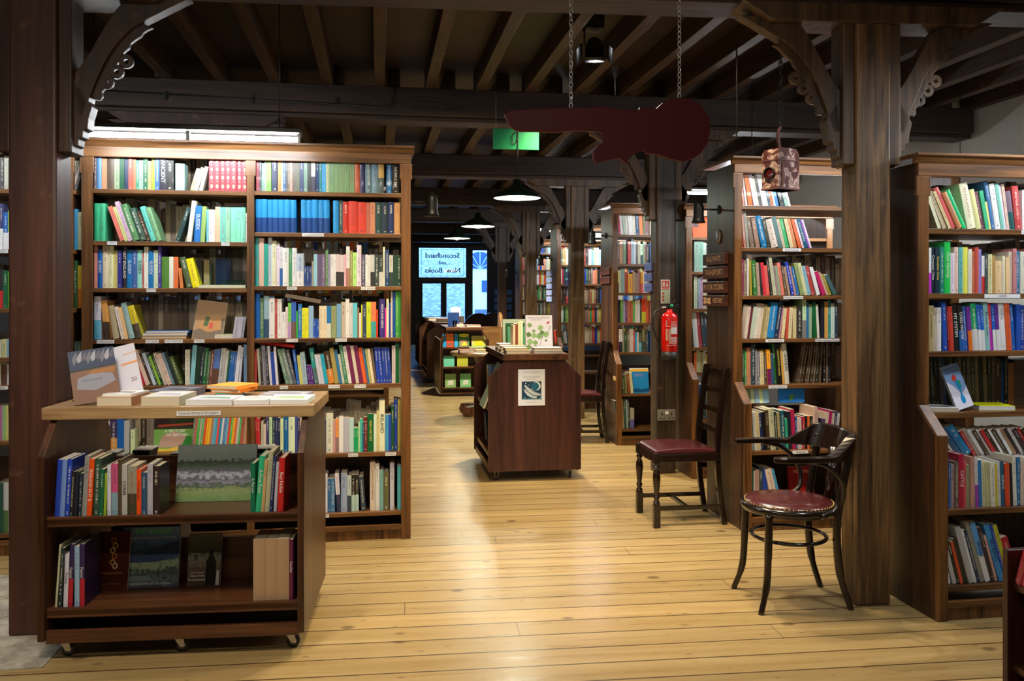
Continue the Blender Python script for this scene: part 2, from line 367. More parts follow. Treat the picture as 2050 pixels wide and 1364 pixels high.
window(2, 2.62, 3.1, .35, 2.7); window(3, 3.42, 3.62, .9, 2.25); window(4, .75, .9, .5, 2.62)
for n, (x0, x1, g0, g1) in enumerate(((1.10, 1.80, 1.236, 1.75), (1.80, 2.50, 1.911, 2.435))):
    d = empty('door_%d' % (n + 1), ((x0 + x1) / 2, YW + .03, 0), kind='structure'); cx = (x0 + x1) / 2; b = MB()
    for a in ((x0, g0, 0, 1.80), (g1, x1, 0, 1.80), (g0, g1, 1.72, 1.80), (g0, g1, 0, .16)): b.box(a[0] - cx, a[1] - cx, -.03, .03, a[2], a[3])
    b.build('door_leaf', M['dark_frame'], d)
    boxo('door_glass', M['glass'], d, g0 - cx, g1 - cx, 0, .006, .16, 1.72)
b = MB(); b.box(1.05, 2.55, YW - .06, YW + .06, 1.80, 1.86); struct('trim_2', b, M['case_x'])
# street outside
def stonewall():
    m = mat('rubble_stone', (.5, .5, .5), .9); tc = N(m, 'ShaderNodeTexCoord'); mp = N(m, 'ShaderNodeMapping'); mp.inputs['Scale'].default_value = (4.5, 1, 16)
    L(m, tc.outputs['Object'], mp.inputs[0]); v = N(m, 'ShaderNodeTexVoronoi', feature='DISTANCE_TO_EDGE'); v.inputs['Scale'].default_value = 1.; L(m, mp.outputs[0], v.inputs[0])
    n = N(m, 'ShaderNodeTexNoise'); n.inputs['Scale'].default_value = 5; n.inputs['Detail'].default_value = 6; L(m, mp.outputs[0], n.inputs[0])
    a = N(m, 'ShaderNodeMath', operation='MULTIPLY_ADD'); L(m, n.outputs[0], a.inputs[0]); a.inputs[1].default_value = .35; L(m, v.outputs[0], a.inputs[2])
    r = ramp(m, [(.12, (.16, .18, .22)), (.24, (.42, .43, .46)), (.5, (.66, .66, .67))]); L(m, a.outputs[0], r.inputs[0]); L(m, r.outputs[0], m.node_tree.nodes['Principled BSDF'].inputs['Base Color']); return m
b = MB(); b.box(-3, 2.85, 27.5, 27.8, -.3, 4.5); tag(b.build('street_wall', stonewall()), 'rubble stone wall across the street beyond the glass doors', 'wall', kind='structure')
b = MB(); b.box(-10, 16, 24.1, 40, -.35, -.12); tag(b.build('street', mat('paving', (.4, .42, .45), .8)), kind='structure')
hs = empty('white_house', (3.3, 29, -.45), label='white rendered house with arched fanlight across the street, beyond the glass', cat='building')
boxo('wall', mat('white_render', (.85, .85, .85), .8), hs, -.8, 3, 0, .4, 0, 6)
dk = mat('dark_glazing', (.03, .08, .2), .3); gy = mat('grey_door', (.12, .14, .2), .5)
boxo('window', dk, hs, .22, .52, -.03, .02, 1.95, 2.35); boxo('notice_board', gy, hs, -.02, .5, -.04, .02, .35, 1.35)
b = MB(); b.prism([(.6 * math.cos(a * R(15)), .6 * math.sin(a * R(15))) for a in range(13)], -.04, .02, 'y', T=Tm((.15, 0, 2.75)))
fl = b.build('fanlight', dk, hs); b = MB()
for a in range(1, 6): b.tube([(0.15, -.05, 2.75), (.15 + .6 * math.cos(a * R(30)), -.05, 2.75 + .6 * math.sin(a * R(30)))], .012, 5)
b.tube([(.15 + .6 * math.cos(a * R(15)), -.05, 2.75 + .6 * math.sin(a * R(15))) for a in range(13)], .03, 5); b.build('glazing_bars', M['white'], fl)

# ------------------------------------------------------------------ beams, joists, posts
def beam(y, rz=0, z0=2.75, z1=2.96, x0=-5.9, x1=4.9, d=.28, cx=0):
    b = MB(); b.box(x0, x1, 0, d, z0, z1); b.box(x0, x1, .03, d - .03, z0 - .035, z0)
    o = b.build('ceiling_beam', M['beam'], loc=(cx, y, 0), rot=(0, 0, rz), bevel=.008); o['kind'] = 'structure'; return o
BR = math.atan2(3.54 - 3.765, 2.22 + 1.405)
beam(3.66, BR, cx=0, x0=-4.8, x1=4.9)
for y in (6.38, 9.35, 12.3, 15.25, 18.2, 21.1): beam(y)
for k in range(-14, 17):
    x = .01 + k * .376
    boxo('joist', M['joist'], ceiling, x - .038, x + .038, .2, 6.5, 2.955, 3.1, bevel=.004)
for k in range(-6, 15):
    x = .12 + k * .42
    boxo('joist', M['joist'], ceiling, x - .045, x + .045, 6.5, 23.9, 2.965, 3.1)
def arc(p, n=8):
    """smooth curve through control points (Catmull-Rom)"""
    out = []; P = [p[0]] + list(p) + [p[-1]]
    for i in range(1, len(P) - 2):
        for k in range(n):
            t = k / n; a, b_, c, d = P[i - 1], P[i], P[i + 1], P[i + 2]
            out.append(tuple(.5 * (2 * b_[j] + (c[j] - a[j]) * t + (2 * a[j] - 5 * b_[j] + 4 * c[j] - d[j]) * t * t + (3 * b_[j] - a[j] - 3 * c[j] + d[j]) * t ** 3) for j in range(len(p[0]))))
    return out + [tuple(p[-1])]
def brace_mb(sgn, x0):
    b = MB(); w = .035
    outer = arc([(.03, 2.15), (.05, 2.2), (.07, 2.27), (.138, 2.42), (.226, 2.53), (.34, 2.60), (.47, 2.67)], 6)
    inner = arc([(0, 2.34), (.047, 2.405), (.1, 2.50), (.16, 2.60), (.22, 2.67)], 4)
    poly = [(0, 2.15)] + outer + inner[::-1]
    b.prism([(sgn * (x0 + x), z) for x, z in poly], -w, w, 'y')
    # fretted edge under the curve, with three bored cusps
    blade = [(.058, 2.24)] + [(x + .012 * math.sin((z - 2.24) * 60) ** 2 + .022, z - .022) for x, z in outer if 2.25 < z < 2.57] + [(.27, 2.562)]
    b.prism([(sgn * (x0 + x), z) for x, z in blade + [(p[0] - .01, p[1] + .01) for p in outer if 2.24 < p[1] < 2.57][::-1]], -.012, .012, 'y')
    for cx, cz in ((.115, 2.315), (.155, 2.36), (.195, 2.405)):
        n = 16; vs = []; fs = []
        for yy in (-.011, .011):
            for rr in (.01, .03):
                for k in range(n): a = 2 * math.pi * k / n; vs.append((sgn * (x0 + cx + .004 + rr * math.cos(a)), yy, cz - .004 + rr * math.sin(a)))
        for k in range(n):
            k2 = (k + 1) % n
            fs += [(k, k2, n + k2, n + k), (2 * n + k, 3 * n + k, 3 * n + k2, 2 * n + k2), (n + k, n + k2, 3 * n + k2, 3 * n + k), (k, 2 * n + k, 2 * n + k2, k2)]
        b.add(vs, fs)
    # stepped foot of the brace
    st = [(0, 1.99), (.012, 2.0), (.018, 2.03), (.034, 2.035), (.036, 2.065), (.052, 2.07), (.054, 2.1), (.072, 2.105), (.076, 2.15), (.09, 2.2), (0, 2.34)]
    b.prism([(sgn * (x0 - .02 + x), z) for x, z in st], -w, w, 'y')
    return b
def post(cx, y0, w, d, label, mt, rz=0, sides=(-1, 1), group=None, brm='brace'):
    p = empty('timber_post', (cx, y0 + d / 2, 0), rz, label, 'post', group)
    b = MB(); b.box(-w / 2, w / 2, -d / 2, d / 2, 0, 2.72)
    b.build('shaft', mt, p, bevel=.012)
    for s in sides:
        b = MB(); b.box(min(s * w / 2, s * (w / 2 + .055)), max(s * w / 2, s * (w / 2 + .055)), -d / 2 + .015, d / 2 - .015, 2.0, 2.64); b.build('side_pad', M[brm], p, bevel=.006)
        brace_mb(s, w / 2 + .055).build('curved_brace', M[brm], p, bevel=.003)
    b = MB(); b.prism([(-.62, 2.72), (-.48, 2.635), (.48, 2.635), (.62, 2.72)], -d / 2 - .02, d / 2 + .02, 'y'); b.build('bolster', M[brm], p, bevel=.006)
    return p
M['post_l'] = wood('post_wood_red', (.03, .009, .006), (.085, .03, .018), 'z', .5, wear=.3, bump=.3, scale=.8)
post(-1.405, 3.765, .19, .16, 'wide dark red-brown post rising behind the left end of the front display trolley', M['post_l'], BR, brm='post_dark')
post(2.22, 3.54, .165, .15, 'pale-grained timber post right behind the round-seated bentwood armchair', M['post'], BR)
post(2.24, 6.41, .16, .16, 'dark timber post carrying the fire extinguisher and the socket', M['post_m'])
post(2.24, 9.4, .16, .16, 'timber post between the second and third bookcases beyond the extinguisher', M['post'])
post(2.24, 12.35, .16, .16, 'narrow distant post beside the farthest bookcase of the aisle', M['post'])
post(-1.3, 6.41, .19, .16, 'post top showing above the tall double bookcase at the left', M['post_dark'], brm='post_dark')
for yy in (15.3,): post(2.24, yy, .16, .16, 'dim post far down the aisle near the shopfront', M['post_dark'], brm='post_dark')

# ------------------------------------------------------------------ lamps
def tube_light(x0, x1, y, z, label, two=True, mt='tube', ax=0, rods=True, group=None, hz=3.1):
    cx = (x0 + x1) / 2; t = empty('fluorescent_light', (cx, y, z) if ax == 0 else (y, cx, z), 0 if ax == 0 else R(90), label, 'light', group); h = (x1 - x0) / 2
    b = MB(); b.box(-h, h, -.07, .07, .026, .05); b.build('batten', M['black'], t, bevel=.004)
    segs = [(-h + .02, -.01), (.01, h - .02)] if two else [(-h + .02, h - .02)]
    for a, c in segs:
        b = MB(); b.tube([(a, 0, 0), (c, 0, 0)], .014, 10); b.build('tube', M[mt], t)
        b = MB(); b.box(a - .012, a, -.014, .014, -.016, .024); b.box(c, c + .012, -.014, .014, -.016, .024); b.build('tube_holder', M['white'], t)
    if rods:
        for s in (-.8, .8):
            b = MB(); b.tube([(s * h, 0, .05), (s * h, 0, hz - z)], .003, 6); b.build('hanging_rod', M['black'], t)
    return t
tube_light(-1.55, -.40, 4.62, 2.23, 'twin fluorescent tube light hanging over the tall double bookcase at the left')
tube_light(2.55, 4.7, 6.0, 2.02, 'fluorescent tube light glowing between the extinguisher post and the bell on its bracket', False)
tube_light(2.75, 4.1, 3.15, 2.25, 'fluorescent tube light over the right-hand bookcase, just out of view')
tube_light(2.5, 3.6, 7.5, 2.35, 'fluorescent tube light over the bookcase beyond the extinguisher', False)
tube_light(2.3, 3.3, 10.0, 2.12, 'bright tube light in the top of the bookcase with blue plaques', False)
tube_light(2.3, 3.3, 12.9, 2.4, 'tube light over the farthest bookcase of the aisle', False)
spot('case_fill_spot', (2.75, 4.03, 2.9), (2.7, 4.9, 1.4), 95, 95, (.95, .97, 1), .8, .05)  # added fill without a fitting, hidden behind the beam, brightens the railway bookcase
tube_light(-3.4, -2.0, 4.4, 2.4, 'tube light over the bookcase left of the red-brown post', False)
def pendant(x, y, z, label):
    t = empty('pendant_lamp', (x, y, z), 0, label, 'lamp', None)
    b = MB(); b.lathe([(.0, .17), (.035, .17), (.04, .12), (.09, .09), (.17, .045), (.225, .0), (.222, -.006)], 32, cap=False); b.build('lamp_shade', M['shade_out'], t)
    b = MB(); b.lathe([(.0, .155), (.03, .155), (.035, .11), (.085, .082), (.165, .038), (.219, -.005)], 32, cap=False); b.build('shade_lining', M['shade_in'], t)
    b = MB(); b.lathe([(.001, .1), (.02, .095), (.04, .05), (.05, .015), (.035, -.02), (.001, -.03)], 16); b.build('bulb', M['bulb'], t)
    b = MB(); b.tube([(0, 0, .16), (0, 0, 2.96 - z)], .004, 6); b.build('cable', M['black'], t)
    spot('pendant_light', (x, y, z - .05), (x, y, 0), 200, 130, (1, .9, .7), .8, .05)
pendant(1.293, 7.9, 2.324, 'nearest of the three enamel pendant lamps hanging down the aisle')
pendant(1.298, 11.1, 2.31, 'middle of the three enamel pendant lamps hanging down the aisle')
pendant(1.306, 14.2, 2.356, 'farthest enamel pendant lamp, hanging in front of the shopfront sign')
t = empty('track_spotlight', (1.267, 4.9, 2.877), 0, 'black barn-door spotlight shining down from the ceiling above the hanging sign', 'spotlight')
b = MB(); b.box(-.06, .05, -.05, .05, .1, .22); b.build('driver_box', M['black'], t, bevel=.005)
TT = Tm((.0, 0, -.01), rx=R(-48), rz=R(-14))
b = MB(); b.lathe([(.055, -.05), (.055, .0), (.045, .07), (.02, .1)], 20, T=TT); b.tube([(-.06, 0, .0), (-.06, 0, .1), (-.02, 0, .12)], .006, 6); b.build('lamp_housing', M['black'], t)
b = MB(); b.lathe([(.0, -.052), (.03, -.052)], 20, T=TT); b.build('lens', mat('spot_lens', (1, 1, 1), .3, emit=(.9, .95, 1), es=25), t)
b = MB()
for s in (-1, 1): b.box(-.055, .055, s * .058 - .002, s * .058 + .002, -.13, -.045, T=TT @ Tm(rx=s * R(-18)))
for s in (-1, 1): b.box(s * .06 - .002, s * .06 + .002, -.05, .05, -.13, -.045, T=TT @ Tm(ry=s * R(-22)))
b.build('barn_door', M['black'], t)
spot('spot_beam', (1.27, 4.86, 2.78), (1.0, 3.2, 0), 130, 95, (1, .93, .8), .9, .03)
# fill tubes added out of view behind the camera to brighten the foreground
for x, y in ((.6, .6), (-1.6, .8)):
    tube_light(x - .6, x + .6, y, 2.62, 'added warm fill tube, unseen behind the viewer', True, 'tube_fill', group='added fill tubes behind the viewer')
WARM = (1, .8, .5)
spot('fill_spot_a', (.3, 4.03, 2.9), (.7, 4.4, 0), 190, 105, WARM, .9, .22)  # this and the next four are added fill spots without any fitting
spot('fill_spot_b', (1.5, 4.03, 2.9), (1.3, 4.5, 0), 150, 100, WARM, .9, .22)
spot('fill_spot_c', (-1.0, 2.2, 2.7), (-.7, 3.6, .5), 110, 95, (1, .88, .7), .9, .22)
spot('fill_spot_d', (1.3, 6.0, 2.7), (1.2, 7.2, 0), 150, 100, WARM, .9, .22)
spot('fill_spot_e', (2.3, 2.2, 2.7), (2.7, 3.5, 1.0), 50, 90, (.9, .95, 1), .9, .22)
# ------------------------------------------------------------------ bookcases
def shelf_label(parent, x, y, z, text, w, h=.018):
    b = MB(); b.box(-w / 2, w / 2, -.002, 0, -h / 2, h / 2)
    if text: b.text(text, h * .8, Tm((0, -.0026, 0), rx=R(90)), 1, maxw=w * .92)
    return b.build('shelf_label', [M['white'], M['ink']], parent, loc=(x, y, z))
def bookcase(label, x0, x1, y, top, bays, wing=None, depth=.42, side_l=True, group=None, wood_='case', end='case_rb', cornice=True, labels=(), floor_z=.085, zsplit=.80, stub=0):
    """bays: list of (xa, xb, [shelf tops]) in world X; wing: how far the lower part stands forward"""
    t = empty('bookcase', ((x0 + x1) / 2, y, 0), 0, label, 'bookcase', group); cx = (x0 + x1) / 2
    mz, mx = M[wood_ + '_z'], M[wood_ + '_x']; wg = wing or 0
    def side(xa, xb, name):
        b = MB()
        poly = [(0, 0), (depth, 0), (depth, top - .04), (0, top - .04)]
        if wg: poly = [(-wg, 0), (depth, 0), (depth, top - .04), (0, top - .04), (0, zsplit + .08), (-wg, zsplit - .04)]
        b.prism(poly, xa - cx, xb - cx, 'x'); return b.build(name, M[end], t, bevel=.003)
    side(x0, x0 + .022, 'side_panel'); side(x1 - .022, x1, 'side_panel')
    # face frame stiles
    edges = sorted({round(v, 3) for bb in bays for v in bb[:2]})
    st = []
    prev = x0
    for xa, xb, *_ in bays:
        st.append((prev, xa)); prev = xb
    st.append((prev, x1))
    for a, c in st:
        if c - a < .004: continue
        b = MB()
        if wg:
            b.box(a - cx, c - cx, -.018, 0, zsplit + .08, top - .1); b.box(a - cx, c - cx, -wg - .018, -wg, 0, zsplit - .04)
            b.prism([(-.018, zsplit + .08), (0, zsplit + .08), (-wg, zsplit - .04), (-wg - .018, zsplit - .04)], a - cx, c - cx, 'x')
        else: b.box(a - cx, c - cx, -.018, 0, 0, top - .1)
        # shaped shoulders under the top rail
        b.box(a - cx - .008, c - cx + .008, -.0185, -.0005, top - .19, top - .1)
        b.build('stile', mz, t, bevel=.003)
        if a > x0 + .01 and c < x1 - .01: boxo('divider', M['case_dark'], t, (a + c) / 2 - cx - .011, (a + c) / 2 - cx + .011, .001, depth - .005, .09, top - .09)
    boxo('top_rail', mx, t, x0 - cx, x1 - cx, -.019, 0, top - .1, top - .035, bevel=.003)
    if cornice:
        b = MB(); e = .02
        b.prism([(0, top - .045), (-.02, top - .045), (-.032, top - .02), (-.045, top - .012), (-.045, top), (0, top)], x0 - cx - e, x1 - cx + e, 'x')
        b.box(x0 - cx - e, x1 - cx + e, 0, depth + .02, top - .02, top); b.build('cornice', mx, t, bevel=.002)
    for xa, xb, zs in [bb[:3] for bb in bays]:
        for z in zs:
            yf = -wg - .012 if z < zsplit - .04 else -.012
            s = boxo('shelf', mx, t, xa - cx - .02, xb - cx + .02, yf, depth - .01, z - .024, z, bevel=.0025)
            for lx, lz, tx, w in labels:
                if abs(lz - z) < .004 and xa < lx < xb: shelf_label(s, lx - cx, yf - .001, z - .012, tx, w)
    boxo('base_rail', mx, t, x0 - cx + .02, x1 - cx - .02, -wg - .016, -wg + .004, floor_z - .03, floor_z, bevel=.002)
    boxo('plinth', mz, t, x0 - cx + .005, x1 - cx - .005, -wg - .005, -wg + .02, .0, floor_z - .03)
    boxo('mid_panel', M['case_dark'], t, x0 - cx + .02, x1 - cx - .02, depth / 2 - .004 + .0, depth / 2 + .004, .02, .5)
    return t

ROWS = []
_PAL = [('red', 'c22'), ('crimson', 'a24'), ('maroon', '623'), ('orange', 'e62'), ('terracotta', 'c65'), ('salmon', 'e98'), ('peach', 'eb8'), ('tan', 'b86'), ('brown', '754'), ('dark brown', '432'),
        ('yellow', 'ee2'), ('mustard', 'ca3'), ('lime green', '9c3'), ('green', '3a4'), ('dark green', '153'), ('sage green', '8a7'), ('mint green', '8db'), ('sea-green', '3a8'), ('teal', '288'), ('turquoise', '5cc'),
        ('sky blue', '6bd'), ('bright blue', '29d'), ('blue', '36b'), ('royal blue', '24a'), ('navy', '236'), ('slate blue', '689'), ('pale blue', 'acd'), ('purple', '639'), ('lilac', '98c'), ('pink', 'e7a'), ('magenta', 'c3c'),
        ('black', '222'), ('charcoal', '444'), ('grey', '888'), ('silver-grey', 'bbb'), ('white', 'eee'), ('cream', 'edb'), ('beige', 'cb9'), ('olive', '774'), ('khaki', 'aa7'), ('ivory', 'ddd')]
def cname(h):
    v = [int(c, 16) for c in h[:3]]
    return min(_PAL, key=lambda p: sum((int(a, 16) - q) ** 2 * w for a, q, w in zip(p[1], v, (2, 3, 2))))[0]
def row(px0, px1, Y, z, toks, where, weight=1., yoff=.012, dmax=.17, off=0, T=None, sc=None):
    """toks: 'rgb[/rgb].width.height[.lean][*n][@title]' in photo pixels at plane Y; '_n' is a gap"""
    if T is None:
        xa, xb = XonY(px0, Y), XonY(px1, Y); s = pxscale((xa + xb) / 2, Y)
    else: xa, xb = px0, px1; s = sc
    items = []
    for tk in toks.split():
        if tk[0] == '_': items.append((None, float(tk[1:]) / s, 0, 0, None, None)); continue
        title = None
        if '@' in tk: tk, title = tk.split('@'); title = title.replace('~', ' ')
        n = 1
        if '*' in tk: tk, n = tk.split('*'); n = int(n)
        p = tk.split('.'); c = p[0].split('/')
        w = float(p[1]) + (float('.' + p[4]) if len(p) > 4 else 0)
        for _ in range(n): items.append((c, w / s, float(p[2]) / s, R(float(p[3])) if len(p) > 3 and p[3] else 0, title, n if n > 3 else 0))
    def lay(k):
        x = xa; out = []; pt = 0; ph = 0
        for c, w, h, t, title, n in items:
            w *= k if c else 1
            if c is None: x += w; pt = t if False else pt; g = w; ph -= 0; out.append((None, x)); pt = 0 if w * s > 10 else pt; continue
            ft = w / math.cos(t)
            if ph: x += max(0, min(ph, h) * (math.tan(t) - math.tan(pt)) if out and out[-1][0] else 0)
            out.append((c, x, w, h, t, title, n, ft)); x += ft + .0006; pt, ph = t, h
        return out, x
    k = 1.
    for _ in range(6):
        out, xe = lay(k); tot = sum(q[7] for q in out if q[0]); 
        if xe <= xb + .0005: break
        k *= max(.5, 1 - (xe - xb) / tot)
    seq = [q for q in out if q[0]]
    for i, (c, x, w, h, t, title, n, ft) in enumerate(seq):
        d = min(dmax, max(.09, h * .68)) * random.uniform(.9, 1.)
        ROWS.append(dict(x=x, ft=ft, Y=Y, z=z + .0005, w=w, h=h, t=t, c=c, title=title, n=n, where=where, d=d, yo=yoff + random.uniform(0, .008), area=w * h * s * s * weight if weight else 0,
                         prev=seq[i - 1]['c' if False else 0] if i else None, nxt=seq[i + 1][0] if i + 1 < len(seq) else None, T=T, px=i))
def book_mesh(b, e, detail, T):
    """one shelved book: spine at local y=0, foot at z=0, thickness along x"""
    w, h, d = e['w'], e['h'], e['d']; c1 = tuple(v * .86 for v in lin(e['c'][0])); c2 = tuple(v * .86 for v in lin(e['c'][-1])); lum = sum(c1) / 3
    r = random.random()
    tcol = (.75, .72, .62) if lum < .22 else ((.05, .05, .08) if r < .5 else (.3, .05, .05) if r < .65 else (.08, .12, .3))
    al = 0 if (r > .8 or w < .004) else (.3 if r < .4 else .7)
    if e['title'] or e['n'] and e['n'] > 5: al = 0
    txt = (*tcol, al); ct = .002 if detail else 0
    split = len(e['c']) > 1; zs = h * .45
    n = 5 if detail else 1; bulge = min(.004, w * .16) if detail else 0
    cols = [(zs, c2), (h, c1)] if split else [(h, c1)]
    z0 = 0
    for z1, c in cols:
        vs = []; fs = []; ua = []; ub = []
        for i in range(n + 1):
            u = i / n; yy = -bulge * math.sin(math.pi * u)
            vs += [(u * w, yy, z0), (u * w, yy, z1)]
        for i in range(n):
            fs.append((2 * i, 2 * i + 2, 2 * i + 3, 2 * i + 1)); u0, u1 = i / n, (i + 1) / n
            ua.append([(u0, z0 / h), (u1, z0 / h), (u1, z1 / h), (u0, z1 / h)])
            ox = e['x'] * 7.3
            ub.append([(u0 * w + ox, z0), (u1 * w + ox, z0), (u1 * w + ox, z1), (u0 * w + ox, z1)])
        b.add(vs, fs, 0, n > 1, c, txt, ua, ub, T)
        z0 = z1
    if detail:
        hard = e['hard']
        k = ct
        b.box(0, k, 0, d, 0, h, 0, T, c1); b.box(w - k, w, 0, d, 0, h, 0, T, c1)
        b.box(k, w - k, 0, .002, 0, h, 0, T, c1)
    else:
        pg = (.55, .48, .36)
        vs = [(0, 0, 0), (w, 0, 0), (w, d, 0), (0, d, 0), (0, 0, h), (w, 0, h), (w, d, h), (0, d, h)]
        for f, c in zip([(4, 5, 6, 7), (1, 2, 6, 5), (2, 3, 7, 6), (3, 0, 4, 7)], (pg, c1, pg, c1)): b.add(vs, [f], 0, col=c, T=T)
    if detail and e['c'][0] == 'a34' and e['n'] == 7:      # gilt tooled spines of the red set
        for zc, rr in ((.15, .32), (.3, .12), (.42, .3), (.55, .12), (.67, .3), (.8, .12), (.9, .25)):
            k = 10; b.add([(w / 2 + rr * .85 * w * math.cos(2 * math.pi * i / k), -bulge - .0006, h * zc + rr * w * 1.25 * math.sin(2 * math.pi * i / k)) for i in range(k)], [tuple(range(k))], 0, False, (.5, .36, .22), None, T=T)
    if detail and e['n'] == 5 and e['c'][0] == '8a7':
        b.box(w * .12, w * .88, -bulge - .0008, -.001, h * .72, h * .86, 0, T, (.03, .04, .03)); b.box(w * .12, w * .88, -bulge - .0008, -.001, h * .3, h * .33, 0, T, (.03, .04, .03))
    if detail and e['title']:
        s = e['title']; lumt = sum(lin(e['c'][0])) / 3; col = (.8, .8, .75) if lumt < .35 else (.03, .03, .04)
        if s[0] == '!': s = s[1:]; col = (.75, .6, .1)
        sz = min(w * .85, h * .62 / max(1, len(s)) * 1.75)
        b.text(s, sz, T @ Tm((w / 2, -bulge - .0008, h * .55)) @ Matrix.Rotation(R(90), 4, 'X') @ Matrix.Rotation(R(-90), 4, 'Z'), 0, col, maxw=h * .8)
def place(e):
    t = e['t']
    if e['T'] is not None: base = e['T'] @ Matrix.Translation((e['x'] + (0 if t >= 0 else e['ft']), e['yo'], e['z']))
    else: base = Matrix.Translation((e['x'] + (0 if t >= 0 else e['ft']), e['Y'] + e['yo'], e['z']))
    Rm = Matrix.Rotation(-t, 4, 'Y')
    if t < 0: return base @ Rm, Matrix.Translation((-e['w'], 0, 0))
    # leaning left: foot rests on the left corner
    return base @ Rm, Matrix.Identity(4)
_used = {}
def book_label(e, seqs):
    h, w = e['h'], e['w']; c = cname(e['c'][0]); c = c if len(e['c']) == 1 or cname(e['c'][1]) == c else c + ' and ' + cname(e['c'][1])
    size = 'tall ' if h > .262 else 'small ' if h < .17 else ''
    th = 'thin ' if w < .013 else 'thick ' if w > .033 else ''
    lean = 'leaning ' if abs(e['t']) > .12 else ''
    a, n = (cname(e['prev'][0]) if e['prev'] else None), (cname(e['nxt'][0]) if e['nxt'] else None)
    if a and n: bt = 'between %s and %s' % (a, n) if a != n else 'between two %s ones' % a
    else: bt = 'last in line beside %s' % a if a else ('first in line beside %s' % n if n else 'alone')
    out = []
    for pre in (c, size + c, th + c, size + th + c, lean + c, size + lean + c, lean + size + th + c):
        out.append('%s book %s, %s' % (pre.strip(), bt, e['where']))
    return out
def emit_books(limit):
    ROWS.sort(key=lambda e: -e['area'])
    sel = [e for e in ROWS[:limit] if e['area'] > 0]; rest = ROWS[len(sel):]
    sel.sort(key=lambda e: (e['where'], e['px']))
    ROWSEL = sel; used = set(); sets = {}
    for e in sel:
        e['hard'] = random.random() < .6
        T, off = place(e)
        o = empty('book'); o.matrix_world = T
        b = MB(); book_mesh(b, e, True, off); b.build('cover', M['book'], o)
        k = .0022; dz = .003 if e['hard'] else .0004
        p = MB(); p.box(k, e['w'] - k, .0022, e['d'] - (.004 if e['hard'] else .0004), dz, e['h'] - dz, T=off)
        p.build('pages', M['pages'], o)
        o['category'] = 'book'
        if e['n'] and e['n'] > 3:
            lab = 'one of the matching %s volumes, %s' % (cname(e['c'][0]), e['where'])
            if e['n'] == 7 and e['c'][0] == 'a34': lab = 'one of the red volumes with gilt patterned spines, ' + e['where']
            key = lab + str(round(e['h'], 3)); tag(o, lab, group='matching %s volumes on the %s' % (cname(e['c'][0]), e['where'])); continue
        o['group'] = 'books on the ' + e['where']
        cands = book_label(e, sel)
        if e['title'] and len(e['title']) > 3:
            cands = ['%s book titled %s, %s' % (cname(e['c'][0]), e['title'].strip('!').title(), e['where'])] + cands
        cands = [c for c in cands if len(c.split()) <= 16] or [' '.join(cands[0].replace(' and ', '-').replace(' book ', ' ').split()[:16])]
        lab = next((c for c in cands if c not in used), None)
        if lab is None:
            base = cands[-1]
            for wd in ('second', 'third', 'fourth', 'fifth', 'sixth', 'seventh', 'eighth'):
                lab = wd + ' ' + base + ''
                if lab not in used: break
        used.add(lab); o['label'] = lab
    b = MB()
    for e in rest:
        T, off = place(e); book_mesh(b, e, False, T @ off)
    o = b.build('shelved_books', M['book']); tag(o, 'smaller books packed in the remaining shelves and behind the front rows', 'books', kind='stuff')

YL = 4.954
lz = [1.990, 1.704, 1.446, 1.163, .905, .528, .161]; rz_ = [1.994, 1.761, 1.458, 1.162, .897, .503, .161]
ll = [(XonY(226, YL), lz[1], 'SURREY', .05), (XonY(452, YL), lz[1], 'SUSSEX', .045), (XonY(304, YL), lz[2], 'DEVON', .05), (XonY(213, YL), lz[3], 'WARWICKSHIRE', .09), (XonY(306, YL), lz[3], 'WILTSHIRE', .07),
      (XonY(349, YL), lz[3], 'WEST MIDLANDS', .095), (XonY(400, YL), lz[3], 'WORCS', .055), (XonY(627, YL), rz_[1], "THE KING'S ENGLAND", .12), (XonY(585, YL), rz_[2], 'GERMANY', .055), (XonY(737, YL), rz_[2], 'N. E. WALKS', .08),
      (XonY(585, YL), rz_[3], 'SCOTLAND', .065), (XonY(683, YL), rz_[3], 'SCOTLAND', .065), (XonY(569, YL), rz_[4], 'WALES', .045), (XonY(669, YL), rz_[4], 'SCOTLAND', .065), (XonY(721, YL), rz_[4], 'SCOTLAND', .065),
      (XonY(707, YL), rz_[5], 'IRELAND', .055), (XonY(782, YL), rz_[5], 'GENERAL', .06), (XonY(650, YL), rz_[6], 'ARCTIC', .05)]
bookcase('tall double-bay oak bookcase under the tube light, left of the aisle', -1.598, .186, YL, 2.265,
         [(-1.541, -.728, lz), (-.687, .131, rz_)], labels=ll)
bookcase('bookcase seen either side of the red-brown post at the left edge', -2.75, -1.642, YL, 2.265, [(-2.69, -1.65, [1.98, 1.655, 1.335, 1.07, .92, .62, .12])], labels=((XonY(6, YL), 1.655, 'ESSEX', .06), (XonY(6, YL), .92, 'KENT', .06)))
w0 = 'top shelf, left bay, double bookcase'; W_ = lambda n, bay: '%s shelf, %s bay, double bookcase' % (n, bay)
row(187, 495, YL, lz[0], '655.5.68 58b.9.77 b86.10.62 543.14.66 9a8.10.66 153.9.70 235.8.67 c54.8.67 b75.6.61 386.6.59 8a9.8.59 264.9.63 d96.7.58 9b3.6.74 36a.9.74 223.14.68@ANCIENT 222.14.60 _3 9bb.18.54 _10 aa8.8.46.-16 bba.7.48.-16 ccb.7.50.-14 a34.11.66*7', W_('top', 'left'))
